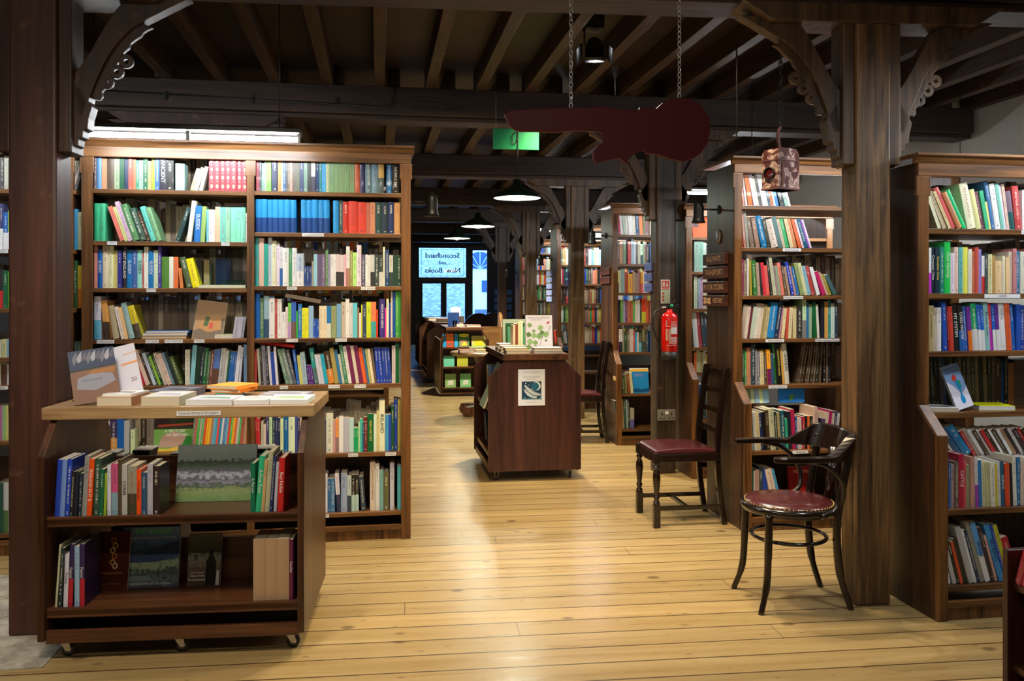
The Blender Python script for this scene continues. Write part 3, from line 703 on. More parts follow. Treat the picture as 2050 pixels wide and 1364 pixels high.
row(187, 495, YL, lz[1], '3a7.10.75 4b8.11.75 _28 d76.8.72.19 cc8.7.71.19 cab.8.82.19 585.13.76.19 354.12.68.19 432.8.62.19 6cb.10.72.18 7a7.10.70.18 _24 244.8.72.-18 eed.9.83.-7 27c.12.73.-3@SUSSEX 9b6.9.72.-3@SUSSEX 7cd.4.66 eee.8.66 edc.5.66 eb9.9.72 7cb.11.71 9ca.10.71 8db.12.71 8db.8.71 8db.10.71 eee.4.60', W_('second', 'left'))
row(187, 400, YL, lz[2], 'e98.6.85 16b.9.77@SUSSEX edb.11.85 eeb.9.84 dc7.8.75 338.8.76 223.9.84@EAST~ENGLAND 17b.10.76@SUSSEX 46a.9.76 9dc.10.76@SUSSEX b55.3.70 eed.8.83 17b.10.74@SUSSEX cdb.8.76 439.6.85 583.15.63 eed.8.63 e73.9.63 e84.6.40.5 564.12.63.13 fe1.14.60.13', W_('third', 'left'))
row(187, 284, YL, lz[3], 'dde/6bd.13.86 _8 ea5/432.6.78.7*2 ba8.12.68.9 edc.7.66.12 fc8.6.65.12 9bb.11.74.13 dc2/443.13.68.14', W_('fourth', 'left'))
row(464, 494, YL, lz[3], 'bbc.4.43.-8*5', W_('fourth', 'left'))
row(205, 366, YL, lz[4], '_12 cb9.7.78.12 27c.7.80.12 5bc.6.76.12 e64.8.74.13 c23.6.74.14 86a/eee.7.56.14 3a3.4.38.18*4 ddc.6.68.19 c24.7.68.19@SOMERSET ecb.9.74.19 432.6.68.19 cde.7.68.19 354.5.64.19 9c4.5.62.19 142.6.62.19 dcb.8.68.19 ecb.9.66.19 8ab.7.68.19 233.8.68.19@LONDON 563.9.60.19', W_('fifth', 'left'))
row(369, 495, YL, lz[4], 'ddc.11.70 8cd.10.80.-4 132.10.76.-5@DEVON 123.8.74.-5 163.8.72.-5 575.6.66.-5 744.7.68.-5 57b/643.7.70.-5*2 bbb.12.72.-6 ccc.6.68.-6 153.4.66.-6 26b.5.65.-6*3 dde.8.78.-6 dde.5.74.-5 79b.9.80', W_('fifth', 'left'))
row(213, 300, YL, lz[5], 'ddd.5.66 436/ea5.13.72 16b.13.71@REMOTE~BRITAIN bbb.10.66 _2 deb.8.48', W_('sixth', 'left'), .7)
row(380, 495, YL, lz[5], '776.4.74.-6 c76.4.74.-6 3b4.4.76.-6 bba.4.74.-6 5b6.4.75.-6 e52.4.74.-6 fa2.4.76.-6 fc3.4.75.-6 c86.4.72.-6 7bd.4.76.-6 5bd.4.75.-6 e54.4.75.-6 2ad.4.75.-6 ddd.4.75.-6 37b.4.74.-6 7bd.4.75.-6 e53.4.76.-6 4b5.4.75.-6 fb2.4.75.-6 e73.4.75.-6 ddd.4.74.-6 2b5.4.75.-6 c65.5.75.-6 eb8.5.72.-6 d85.5.74.-6', W_('sixth', 'left'), .7)
row(504, 803, YL, rz_[5], '153.8.74.2 c23.4.76.2 c33.5.72.2 bba.5.65 dcb.5.60 447.6.74 ceb.6.76 134.6.76 336.5.74 235.5.72 deb.6.70 16a.10.76 dec.13.76 459.5.74 336.5.72 dba.5.70 edd.5.68 c43.6.70 b97.6.74 456.8.70 8aa.8.70 ddc.6.72 347.8.66 ddc.14.78 c99.5.65 e95/977.7.68 eee.9.72@WALKING bbc.12.70 bdd.9.68 1a6.3.48*3 ceb.3.60 3cb.5.66 357.4.60 722.6.70 063.13.76@!IRISH~HISTORY ded.6.75 dc8.5.82 eec.12.103@IRELAND 49c.8.74 24b.5.74 153.6.92 24a.7.104 a94.7.104', W_('sixth', 'right'))
row(515, 803, YL, rz_[6], '235.9.80 964.8.78 bba.9.70 333.9.80 27a.8.82 cc9.9.78 632.8.80 456.9.80 898.8.78 _60 dde.6.78 369.7.68 47a.9.68 dde/135.9.78.3 9ac.14.78 bcc/345.9.72 222/acc.8.74*2 345.10.70.4 _8 dcb.12.98@THE~BOOK~OF~EXPLORATION ddd.9.95 7aa.9.82 664.12.78 _2 ccd.10.95 _6 5bc.8.90@ANTARCTICA', W_('bottom', 'right'))
row(512, 803, YL, rz_[0], 'a45.6.72 345.4.62 798.5.56 9a9.4.63 7b5.9.70 _1 235.12.66 c84.6.73 ddd.3.75 369.5.69 555.4.68 765.4.66 b98.5.69 766.4.66 665.9.72 346.8.71 798.7.70 333.7.70 eed/445.8.70 136.7.68 388.5.70 4ad.8.70 cc9.5.70 8a7.10.66*5 c64.11.68 336.10.70 689.13.72 79a.13.72 ca6/566.11.70 _5 27b.10.64 _1 222.14.60', W_('top', 'right'))
row(511, 803, YL, rz_[1], '29d/148.11.66*7 _9 29d/148.11.67*5 _7 29d.11.66 355.8.67 c32.11.64 d43.17.65 d43.17.64 b65.8.63 c86.10.64 244.13.64 234.13.64 236.11.65 c96.13.64', W_('second', 'right'))
row(510, 803, YL, rz_[2], '3bb.7.98 ecb.10.95 2a9.8.84 cde.7.97 eec.9.90 ede.6.84 ddd/26a.6.78 eee.12.76 496.6.75 eee.9.76 bcd/eee.14.65 248.5.40*3 998.4.50 9cd.7.64 657.8.64 768.8.64 696.5.72 99b.4.64 eee.7.64 eee.4.64 dcc/333.8.64 dcc/333.8.63 ebc.4.64 eee/b87.7.80 995.6.72 be8.8.68 ede.9.83 557.8.64 eee.5.64 eee.5.63 ccc/333.8.64 344.9.64 344/ccc.8.64 eec.4.80 247.8.74 ccc/344.8.63 243.8.64 243.8.63', W_('third', 'right'))
row(510, 803, YL, rz_[3], '16c.10.88 586.8.80 9bc/357.11.84 eee.12.80 b44.5.78 eee.9.78 eee.8.52 edd.5.62 7c5/b9c.7.70 36c/754.10.72 3a4.4.54 27b.8.68 ee2.7.60*2 9bd.10.64@ISLAY 25b.4.38*3 edb.8.64*2 27b/ddc.9.64@Scotland 9a7.12.64 7ac.10.68 cba.9.72 eee.8.78 ddd.8.70 6cd.9.70@WHERE 975.4.60 eee.4.50 dd3.3.66 346.8.66 cd2.10.72 e85/4aa.11.72 d42.4.56 _3 438.12.78@HIGHLAND~BIRDS e4a.3.60 eec.5.78 24a.4.70 dcb.4.96 15b.6.92 4a4.7.95 4a4.5.95', W_('fourth', 'right'))
row(509, 803, YL, rz_[4], 'd55.4.70 _4 ccb.5.72.3 333.5.74.3 99a.7.78.3 334.5.76.3 dde.5.77.4 24a.8.65.4@WALES dde.5.76.4 _14 687.8.72.14 788.8.72.14 556.7.70.13 26c.6.70.8 cc7.7.58.6 9bc.10.64.6 528.4.38.8*3 299/577.9.72.9 ccd.6.60.9*2 2ac.8.60.9 432/d83.14.66.9@LAND~OF~MOUNTAINS a95.9.72.9 37a.7.68.9 ddc.5.60.9 486.8.78.9 eee.7.76.9 725.9.78.9@Shetland dcb.7.77.9 725.9.77.9@Shetland e63.9.72.9 37a.4.70.9 bb7.5.70.8 edb.6.70.8 655.5.70.7 24b.7.72.5*2 24a.6.72.4*3 dcc.8.76 163.8.80 999.4.70', W_('fifth', 'right'))
# bookcase left of it, either side of the post
LB = 'bookcase behind the red-brown post'
for z_, lt_, rt_, nm in ((1.98, '876.9.74*4 caa.10.70 444.8.70 ccb.8.72 786.7.70', '778.6.66 ccb.6.70 bba.4.62.-16 776.5.62.-16 cba.5.62.-16 555.5.64.-16', 'top'),
    (1.655, 'eed.9.74*4 347.8.70 447/eee.9.92 26b/eee.9.74 9c4/eee.7.78', 'cb8.6.78 b97.6.80 ee9.4.78 8c6.12.84 4ad.7.82 dda.8.76', 'second'),
    (1.335, 'b97.9.70*4 345.9.70 333/c33.9.78 264.9.76 5b3.8.74', 'a86.6.78 e9a.6.80 eb8.6.80 cca.7.80 263.9.96@People~of~Kent fd3/e82.7.86', 'third'),
    (.92, '976.9.70*4 ddc.9.90 cc9/643.11.92 8bd/ddd.9.92', 'b97.8.80 689.8.82 dc9.8.84 578.9.84 575.8.86', 'fourth'),
    (.62, '789.8.56*4 7bc.5.70 59c.5.70 d8b.5.70 9c8.5.70 dd8.5.70', '', 'fifth'), (.12, '587.8.90*4 264.9.98 254.8.100 ccc/574.9.100', '', 'bottom')):
    row(-50, 21, YL, z_, lt_, nm + ' shelf, ' + LB)
    if rt_: row(116, 152 if z_ == 1.98 else 163, YL, z_, rt_, nm + ' shelf, ' + LB)

# ---- railway bookcase (right of the aisle) and its fellows
YU, WG = 4.909, .138
xs0, xs1 = XonY(1480, YU), 3.6
rl = [1.955, 1.697, 1.404, 1.139, .855, .478, .152]
bookcase('oak bookcase with hanging railways and transport signs on its end panel', 2.141, 3.65, YU, 2.251, [(2.141 + .05, 3.6, rl)], wing=WG,
         labels=((XonY(1583, YU), rl[1], 'British Railways', .12), (XonY(1586, YU), rl[2], 'Railway Locomotives', .13), (XonY(1549, YU), rl[3], 'Railway History', .12), (XonY(1654, YU), rl[3], 'Motor Cycling and Racing', .16), (XonY(1555, YU), rl[4], 'Miniature Railways', .12), (XonY(1600, YU - WG), rl[5], 'Motoring', .1)))
V = lambda n: '%s shelf, railway bookcase' % n
row(1482, 1680, YU, rl[0], '3a5.6.62.5 e98.4.62.7 ddd.4.62.8 d73.9.62.9 dcd.7.62.11 ccb.5.60.11 555.5.68.11 ddd.6.65.12 cdc.6.64.12 356.5.64.12 d74.5.64.12 eee.4.62.12 48c.7.60.12 233.9.58.14 9ba.6.58.15 ddd.5.56.16', V('top'))
row(1482, 1680, YU, rl[1], 'd32.8.70.4 a76.5.72.5 998.5.72.6 765.9.60.9 976.9.60.10 17a.12.64.13 332.8.60.13 dcb.14.58.14 577.9.64.14 cb9.6.60.14 3a6.8.60.14 dc9.7.60.14 c85.8.60.14 d63.6.60.16 ecc.4.60.17 157.8.60.18 a5b.3.60.18 ddd.4.60.18', V('second'))
row(1482, 1680, YU, rl[2], 'cde.5.72 a26.4.72 876.8.70 eee.4.83 a93.5.70.2 373.9.70.4 b98.6.66.4 333.4.64.5 d34.7.66.6 e65.7.60.6 333.5.78.8 cca.7.76.8 988.5.60.8 9a8.5.60.8 e87.7.66.9 654.5.60.9 b97.5.58.10 24b.7.68.12 c98.5.60.12 37b.6.58.12 9a6.9.66.13 dda.7.66.13 8bc.8.60.13 b44.8.60.14 eee.8.58.16 c26.8.50.20 ca8.5.48.21 a93.5.45.22 466.9.44.26', V('third'))
row(1482, 1680, YU, rl[3], 'ba9.9.68.-8 dcb.7.66.-8 623.5.66.-8 bcb.6.64.-8 ddc.8.70.-8 dcb.8.70.-8 a96.6.68.-8 cb8.7.64.-8 28c.15.72.-8@HIGHLAND~RAILWAY 235.9.74.-9 d9a.3.66.-8 eda.7.62.-6 d54.4.62.-4 eda.7.62.-3 dc9.8.65 333.12.62 ceb/888.8.80 37a.6.72 9b9.7.68 163.7.72.2 eed.5.68.3 _3 223.8.74 da5.8.74 299.5.76 ded.8.70 345.7.72', V('fourth'))
row(1482, 1605, YU, rl[4], 'ddd/111.5.80@Railway 353.6.70 3a4.4.68 c86.9.74 345.9.80 999.4.70 778.5.66 dc9.8.68.2 543.5.64.2 fa2/725.8.70.3 357.6.62.3 263.5.82.4 111.10.80.4@!LOCOMOTIVE~NAMES da5.5.74.5 ddc.10.82.5@GRANDES', V('fifth'))
row(1595, 1690, YU + .05, rl[4], '543.5.84.-10 654.5.84.-10 432.6.82.-10 543.5.84.-8 765.3.84.-8 432.6.82.-7 876.3.84.-6 332.6.80.-5 654.4.84.-4 222.6.80 765.4.82 222.5.80', V('fifth') + ' rear', .5)
row(1497, 1560, YU, .74, '796.9.52.5 cdb.8.52.6 9bd.9.52.7 deb.8.52.7 9ce.11.52.8', 'sloping shelf of the railway bookcase', .6)
row(1498, 1690, YU - WG, rl[5], '258.8.78.4 cdc.7.78.4 ddc.6.76.4 dc9.7.76.4 236.6.74.4 111.7.76.4@!WESTERN 432.7.80.4 bb9.11.82.4 232.6.76.4 a96.6.74.4 156.9.78.3 3b8.6.62.3 223.7.76.3 b25.8.80.3@GERMAN 259.4.66.2 dcc.9.62.2 b23.6.64 222.5.66 e73.4.66 222.6.66 dba.12.84 _4 547.6.60.-5 dcb.7.72.-6 a26.6.76.-6@VALLEY dcb.6.70.-6 446.5.74.-6 ddd.6.70.-6', V('sixth'))
row(1500, 1590, YU - WG, rl[6], 'da6.3.76 353.8.74 ddd.3.68 b98.9.70 345.8.76 24a.9.72 _10 dcb.14.72.13 49c.5.72.14', V('bottom'))
PALS = 'eee ddc cb9 c33 36b 154 edb 235 a64 8a7 d85 222 7ac b97 543 dc3 e98 9bd 3a6 765 cc8 24a 876 e62'.split()
def fillrow(n, w=(6, 11), h=(56, 74), lean=0, dark=False, seed=None):
    rr = random.Random(seed); out = []
    for _ in range(n):
        c = rr.choice(PALS if not dark else ['876', '654', 'a98', 'cb9', '543', 'ba9', '765', 'dca'])
        out.append('%s.%d.%d.%d' % (c, rr.randint(*w), rr.randint(*h), lean))
    return ' '.join(out)
def fill(xa, xb, Y, z, where, weight=.3, seed=1, dark=False, lean=0, h=(.19, .25), yoff=.012):
    s = 300.; row(xa, xb, Y, z, fillrow(int((xb - xa) / .031) + 1, (7, 12), (int(h[0] * s), int(h[1] * s)), lean, dark, seed), where, weight, T=Matrix.Translation((0, Y, 0)), sc=s, yoff=yoff)
def clip(xa, xb, Y, z, toks, where, weight): row(xa, xb, Y, z, toks, where, weight)
# R1b: behind the railway case
bookcase('bookcase glimpsed between the extinguisher post and the railway signs', 2.37, 3.6, 6.34, 2.12, [(2.42, 3.55, [1.86, 1.59, 1.30, .995, .8, .45, .15])], wing=WG)
for z, tk, zz in ((1.59, '9ba.11.60 8ba.8.60 bcb.6.58 446.6.50 557.7.50 27b.5.55 eee.7.55', 1), (1.30, 'cdb.7.64 9ab.6.62 b9b.6.64 ccb.7.66 e95.5.68 234.5.60 446.7.60', 2), (.995, 'cdd.5.70.5 eee.5.70.5 b45.7.70.6 345.7.70.6 245.7.68.6 578.6.64.6', 3), (.8, 'e73.5.40 cc9.7.44 bb8.7.40 ddc.5.42 fc4.6.36 456.7.40', 4), (.45, '7bd.5.80 26c.6.70 39c.6.70 345.8.70 887.7.66', 5)):
    row(1391, 1440, 6.34 - (WG if z < .7 else 0), z, tk, '%s shelf, bookcase behind the railway signs' % ['', 'second', 'third', 'fourth', 'fifth', 'sixth'][zz], .8)
# R2, R3, R4
def far_case(label, x0, y, wh, zs, rows, wts=.8, x1=3.6, px=None):
    bookcase(label, x0, x1, y, 2.28, [(x0 + .05, x1 - .05, zs)], wing=WG)
    for z, tk in zip(zs, rows):
        nm = ['top', 'second', 'third', 'fourth', 'fifth', 'sixth', 'bottom'][zs.index(z)]
        if tk: row(px[0], px[1], y - (WG if z < .7 else 0), z, tk, '%s shelf, %s' % (nm, wh), wts)
far_case('bookcase beside the fire extinguisher post, with a pale blue display book low down', 2.2, 7.83, 'bookcase beside the extinguisher', [1.98, 1.702, 1.425, 1.14, .86, .48, .15],
         ['346.4.42.4 c45.4.46.5 ddd.6.46.5 bcb.5.46.5 ddc.6.50.4 eee.8.50.4 ddc.8.48.4 357.8.46.3 d85.8.44.3 786.3.44 866.9.42', '432.6.42 b86.8.46 686.7.46 _3 b33.8.46 9bc.7.50 ddd.4.44 345.4.44 cca.6.46 dfd/245.6.40 8a8.4.46 854.4.44 222.5.40',
          'ee3/354.4.46 ddc.4.46 9bb.8.48 b54.6.42 _1 fb4.9.38 ca8.6.42 987.5.40 c88.5.46 fb3/e66.5.42 edd.7.42 aab.5.40', '222.8.46 6a5.6.46 a9c.5.44 627.4.46 c75.8.44 c64.4.42 6b5.5.44 ddc.6.44 eee.5.46 354.4.40 e42/cc2.9.48 d63.7.46', 'a36.4.46 eee/222.7.46 998.4.48 353.6.38 876.5.40 dcc.8.46 e54.3.42 3ae.4.40 ddc.4.40 222/6bd.6.42 774/454.8.46 345.7.44',
          'ca6.4.34.5 465.5.36 354.6.36.2 774.5.38.2 953.5.40.5 eeb.5.42.5', '333.4.56.4 ddc.3.56.4 b97.7.60.2 354.4.60 9bc.3.58.2 222.4.60.2 aa9/66b.8.40'], px=(1236, 1300))
far_case('bookcase topped by a bright tube light, with five blue plaques on its end', 2.2, 10.36, 'bookcase with five blue plaques', [2.1, 1.78, 1.54, 1.30, 1.06, .8, .45],
         [None, 'ddc.6.34 576.6.34 db7.7.32 ddc.5.32 eee.3.34 c44.5.36 eee.3.34', 'e62.5.34 d33.3.34 eee.4.34 c34.4.33 244.6.34 9cd.3.34 277.4.34 124.6.34 47c.6.30', 'edc.4.33 432.10.34 433.4.34 445/b33.7.34 ddc.5.33 555.4.30', 'dca.5.32 eed.9.34 164.4.30 8a4.7.33 263.3.30 ddc.4.30 a75.4.32', 'c33.6.26.6 ddc.3.22.6 243.4.24.6 998.4.22.6 ddd.4.24.6 356.4.24.4', 'd55.7.36 b64.6.36 375.7.36 a86.6.34'], px=(1115, 1150), wts=1.)
far_case('farthest bookcase of the aisle, seen edge-on left of the distant posts', 2.2, 13.2, 'farthest bookcase', [2.06, 1.80, 1.57, 1.33, 1.10, .8, .45],
         ['cdd.4.24 345.3.26 cdc.4.26 ddd.3.26 9bd.3.24 ddc.4.22', 'dcb/e67.4.25 b64.3.25 554.4.25 a85.4.25 eee.3.26 e99.3.25', 'c76.4.25 b54.3.24 375.4.20 ddc.4.25 eec.3.25 b9c.3.22', 'dd9.5.26 a43.2.24 dc8.3.24 366.3.24 d64.5.25', 'ca5.4.24 eed.4.24 765.3.22 cb7.4.22', None, None], px=(1044, 1064), wts=1.)
for x0_, y_, zs_ in ((XonY(1152, 10.36), 10.36, (2.1, 1.78, 1.54, 1.30, 1.06, .8)), (XonY(1066, 13.2), 13.2, (2.06, 1.80, 1.57, 1.33, 1.10, .8)), (XonY(1302, 7.83), 7.83, (1.98, 1.702, 1.425, 1.14, .86))):
    for i_, z__ in enumerate(zs_):
        if not (y_ == 10.36 and i_ == 0): fill(x0_, 3.5, y_, z__, 'far end', 0, i_ + int(y_ * 10), False, 0, (.17, .22))
# ---- right-hand bookcase
Y0 = 3.468; r0 = [1.706, 1.415, 1.155, .879, .479, .148]
bookcase('tall bookcase at the right edge with chess books on its third shelf', 2.375, 4.3, Y0, 2.04, [(XonY(1855, Y0), 4.25, r0)], wing=.13, depth=.4, zsplit=.84,
         labels=((XonY(2050, Y0), r0[0], 'GAMES', .05), (XonY(2002, Y0), r0[1], 'CARDS', .18)))
Q = lambda n: '%s shelf, right-edge bookcase' % n
row(1858, 2230, Y0, r0[0], '_26 ddb.7.84.21 _4 cb9.8.78.24 dc9.6.80.25 d66.10.88.26 c85.10.78.26 2c7.8.84.26 _2 eec.18.92.12 dd9.12.80.12 856.8.76.12 4b8.8.78.11 fd8.5.56.10 47a.8.98.10 eee.12.92.9 8cb.8.92.9 dcd.5.90.9 dba.6.92.8 767/255.12.78.8 b44.14.88.6 edd.12.80 8a9.14.84 dca.14.84 38b.14.90 ddd.14.84', Q('top'))
row(1856, 2230, Y0, r0[1], 'ddd.4.84 eee/c3c.9.90 123.9.92@Computer~Chess 134.9.90@!Complete~Chess 287.9.92 2c5.13.102@Chess~Openings ede.9.80 ecb.9.92 6bb.9.92 ee6.11.92 eed.8.88 c75.8.84 c54.8.92 98c.6.88 eee/c33.6.75 455.6.80 dda.9.78 b95.7.76 ec9.13.65 dca.5.64 eec.5.75 ec9.8.72 dcb.7.84 c88.8.90 37a.8.85 ddc.14.84 a65.14.90 cb8.14.84 9bc.14.80 edc.12.84', Q('second'))
row(1856, 2230, Y0, r0[2], '233.6.90@NEW~SLAV ba7.13.90@The~Complete~Dragon cba.7.86 eee.9.86 25b.10.98.2 a22.3.88.3 d43.8.88.3 222.11.92.4@MY~SYSTEM 222/26b.11.90.4@CHESS~MASTER 36b.8.88.4 739/e72.9.88.4 2a6/ddd.12.94.4 26c/eee.8.92.4 26c/eee.8.90.4 9cc.11.96.4@The~Benko~Gambit e44/c3b.6.94.4 26c/eee.7.92.4 639/eee.8.92.4 eee.14.94.4 e63.11.94.4 26b.9.94.4 25b.9.92 24a.10.90 eee.12.90 36b.12.90 d73.12.90 ddd.12.88', Q('third'))
row(1858, 2230, Y0 + .19, r0[3], '332.9.98.5 443.9.98.5 332.9.98.4 667.9.96.4 26a.5.96.4 221.9.98.4 554.9.98.3 332.9.96.3 765.7.98.3 332.9.98.2 766.9.98.2 443.9.98.2 876.9.98.2 332.9.98.2 875.8.98.2 443.8.98 654.8.98 543.14.92 26b.4.86 222.9.98 a73.14.84 654.14.90*8', Q('fourth') + ' rear', .5, yoff=.0)
row(1876, 2230, Y0, .675, '_44 eee.4.60.35 357.12.66.35 27a.16.70.36 b33.7.58.33 a98.8.62.33 eee.7.60.33 543.8.60.33 ddd.6.60.33 c33.7.60.33 432.9.60.33 fff.5.60.33 543.8.60.33 eee.6.60.32 a86.7.60.32 433.9.60.32 ddd.7.60.32 433.9.60.32 c22.7.60.32 432.9.60.32', 'sloping shelf, right-edge bookcase', .9)
row(1888, 2230, Y0 - .13, r0[4], 'cde.8.66 236.9.100 37b.6.88 b99.6.86 765.9.92 b24.11.106@CATTLE d55.5.90 997.8.85 c98.9.100 ddd/a4b.7.98.2 37b.7.93.2 dda.9.88.2 cc9.9.88.2 eed.10.88.2 dc4.5.86.2 ddd.7.90.2 368.9.88.2@SILENCE e52.10.85.2 222.8.84.2 eed.8.98.2 37a.8.96 dcb.14.90 865.12.84 eee.12.90 37a.12.90 ddc.14.90 222.12.90', Q('fifth'))
row(1890, 2060, Y0 - .13, r0[5], '_14 eee.7.56.12 ccc.9.90.15 332.6.90.15 d53.6.88.15 332.10.92.15 bbb.12.116.16 eee.5.112.16 235.8.110.16 998.10.126.16 6ae/eee.12.124.16@SINGLE 433.9.114.16 eba.6.96.16 49d.12.120.17@BIG~BANG 24b.6.118.17 cc3.9.118.17 b23.16.90.17', Q('bottom'))

bookcase('bookcase row behind the tall double bookcase, glimpsed through its gaps', -2.7, .1, 8.0, 2.28, [(-2.65, .05, [1.98, 1.70, 1.42, 1.14, .86, .48])])
for i_, z__ in enumerate((1.98, 1.70, 1.42, 1.14, .86)): fill(-2.64, .04, 8.0, z__, 'behind', 0, 90 + i_)
# rear ranks seen through the open backs: fore-edges of the books shelved on the far side
def rear(xa, xb, Y, zs, seed, hh=(.2, .27), depth=.42):
    for i, z in enumerate(zs):
        fill(xa, xb, Y + depth - .185, z, 'rear rank', 0, seed * 10 + i, True, 0, hh, 0)
rear(-1.535, -.735, YL, lz[:6], 1); rear(-.68, .125, YL, rz_[:6], 2); rear(-2.68, -1.62, YL, [1.98, 1.655, 1.335, .92], 3)
rear(2.2, 3.5, YU, rl[2:5], 4); rear(2.45, 4.2, Y0, r0[:2], 6, (.21, .26), .4)

# ------------------------------------------------------------------ display trolleys
def trolley(label, loc, rz=0, L_=1.0, D=.68, group=None, shelves=True, wheels=True, front=True, mz='trol_z', mtop='trol_top'):
    t = empty('display_trolley', loc, rz, label, 'trolley', group); h = L_ / 2; d = D / 2
    prof = [(-d, .082), (d, .082), (d, .79), (.225, .915), (-.225, .915), (-d, .79)]
    for s in (-1, 1):
        b = MB(); b.prism(prof, s * h - (0 if s < 0 else .026), s * h + (.026 if s < 0 else 0), 'x'); b.build('side_panel', M[mz], t, bevel=.002)
    boxo('top', M[mtop], t, -h - .025, h + .025, -.25, .25, .917, .965, bevel=.004)
    if shelves:
        for s in (-1, 1):
            for z in (.195, .545):
                b = MB(); ya, yb = sorted((s * (d - .02), s * .012)); b.box(-h + .026, h - .026, ya, yb, z - .022, z)
                ya, yb = sorted((s * (d - .02), s * (d - .035))); b.box(-h + .026, h - .026, ya, yb, z - .03, z + .008); b.build('shelf', M['trol_x'], t, bevel=.002)
            ya, yb = sorted((s * (d - .01), s * (d - .03))); boxo('base_rail', M['trol_x'], t, -h + .026, h - .026, ya, yb, .07, .118, bevel=.002)
        for z0, z1 in ((.545, .725), (.195, .375)): boxo('spine_board', M['trol_x'], t, -h + .026, h - .026, -.009, .009, z0, z1)
        boxo('bottom_board', M['case_dark'], t, -h + .026, h - .026, -d + .03, d - .03, .075, .09)
    if wheels:
        for x in (-h + .07, 0, h - .07):
            for y in (-d + .07, d - .07):
                c = empty('caster', (x, y, 0)); c.parent = t
                b = MB(); b.box(-.022, .022, -.03, .03, .07, .077); b.prism([(-.02, .072), (.02, .072), (.03, .03), (.012, .022)], -.014, -.011, 'y'); b.prism([(-.02, .072), (.02, .072), (.03, .03), (.012, .022)], .011, .014, 'y'); b.build('caster_fork', M['metal'], c)
                b = MB(); TT = Tm((.018, 0, .026), rx=R(90)); b.lathe([(.0, -.009), (.018, -.009), (.026, -.006), (.026, .006), (.018, .009), (0, .009)], 20, T=TT, cap=False); b.build('wheel', M['rubber'], c)
                b = MB(); b.lathe([(0, -.011), (.013, -.011), (.013, .011), (0, .011)], 14, T=TT, cap=False); b.build('hub', M['metal'], c)
    return t
TLX, TLY, TLR = -.765, 3.79, BR
tl = trolley('wheeled display trolley loaded with history books in front of the tall double bookcase', (TLX, TLY, 0), TLR, 1.0)
lb = MB(); lb.box(-.085, .085, -.0012, 0, -.009, .009); lb.text('FOLKLORE HISTORY & TOPOGRAPHY', .014, Tm((0, -.0018, 0), rx=R(90)), 1, maxw=.155)
lb.build('shelf_label', [M['white'], M['ink']], tl, loc=(.075, -.2512, .937))
TT = Matrix.Translation((TLX, TLY, 0)) @ Matrix.Rotation(TLR, 4, 'Z')
PT = 500.  # photo pixels per metre at the trolley front
def trow(xa, xb, z, toks, where, y=-.31, weight=1.5):
    row(xa, xb, 0, z, toks, where, weight, T=TT @ Matrix.Translation((0, y, 0)), sc=PT)
fa = 'upper shelf of the front trolley'; fb = 'lower shelf of the front trolley'
trow(-.455, -.06, .5455, '24b.10.112.-3 79d.9.112.-3 24b.9.112.-3 222.7.88.-3 223.7.88.-3 234.7.84.-2 999.10.118.-3 e51.10.112.-3@ENGLAND~AS~IT~IS 354.12.112.-2 164.8.92.-2 9b3.5.83.-2 dde.7.100 c58/8ab.14.102 543.7.110 bbb.11.100@CHAIN 998/443.18.96 f51.9.90@Cornish~tales 357.12.84 bbc.11.100 322.14.96', fa)
trow(.285, .462, .5455, '175.9.98@A~Person 3b8.11.112.-4@A~First~Tour ca7.6.105.-4 bb9.9.120.-4 236.6.112.-4 bbc.6.100.-3 c22.11.108.-2@Roy~Noble', fa)
trow(-.455, -.31, .1955, 'cca.4.122.-4 233.7.116.-3 dde.8.103.-2@Merthyr 325/b23.9.122.-2@Faenor 9bd.9.118 325/b23.9.122@Faenor', fb)
trow(.295, .462, .1955, 'b97.23.122@~ b97.23.122@~ b97.23.122@~ 624.8.120@Dowlais', fb)
row(-.455, .455, 0, .546, '222.8.84.-8*3 ddd.7.78.-8*2 _14 222.9.90.-12*4 _60 333.9.80*2 ddd.6.86 _30 444.8.84.-8*5 _40 222.8.88.-10*8', 'far side of the front trolley', 0, T=TT @ Matrix.Translation((.0, .12, 0)), sc=PT)
row(-.36, -.08, 0, .1955, '654.16.110.8*9', 'far side', 0, T=TT @ Matrix.Translation((0, .12, 0)), sc=PT)
TCX, TCY = 1.17, 6.79
tcn = trolley('wheeled display trolley with a fish and moon notice on its red-brown end panel', (TCX, TCY, 0), R(90), .98, .71, mtop='trol_x', mz='trol_c')
po = MB(); po.box(-.103, .103, -.0015, 0, -.137, .137, 0, col=(.7, .72, .78))
def AP(b, pts, col, y=-.002): b.add([(x, y, z) for x, z in pts], [tuple(range(len(pts)))], 0, False, col)
AP(po, [(-.075, -.09), (.075, -.09), (.075, .045), (-.075, .045)], (.012, .045, .09))
def disc(b, cx, cz, r, col, y, a0=0, a1=360, sx=1, n=20): AP(b, [(cx + sx * r * math.cos(R(a0 + (a1 - a0) * i / n)), cz + r * math.sin(R(a0 + (a1 - a0) * i / n))) for i in range(n)], col, y)
disc(po, .035, .01, .034, (.75, .8, .8), -.0023); disc(po, .026, .008, .031, (.02, .12, .2), -.0026)
for q in ((-.045, .03, .004), (-.02, .018, .003), (-.055, .005, .003), (-.01, .036, .002)): disc(po, *q[:3], (.8, .85, .9), -.0024)
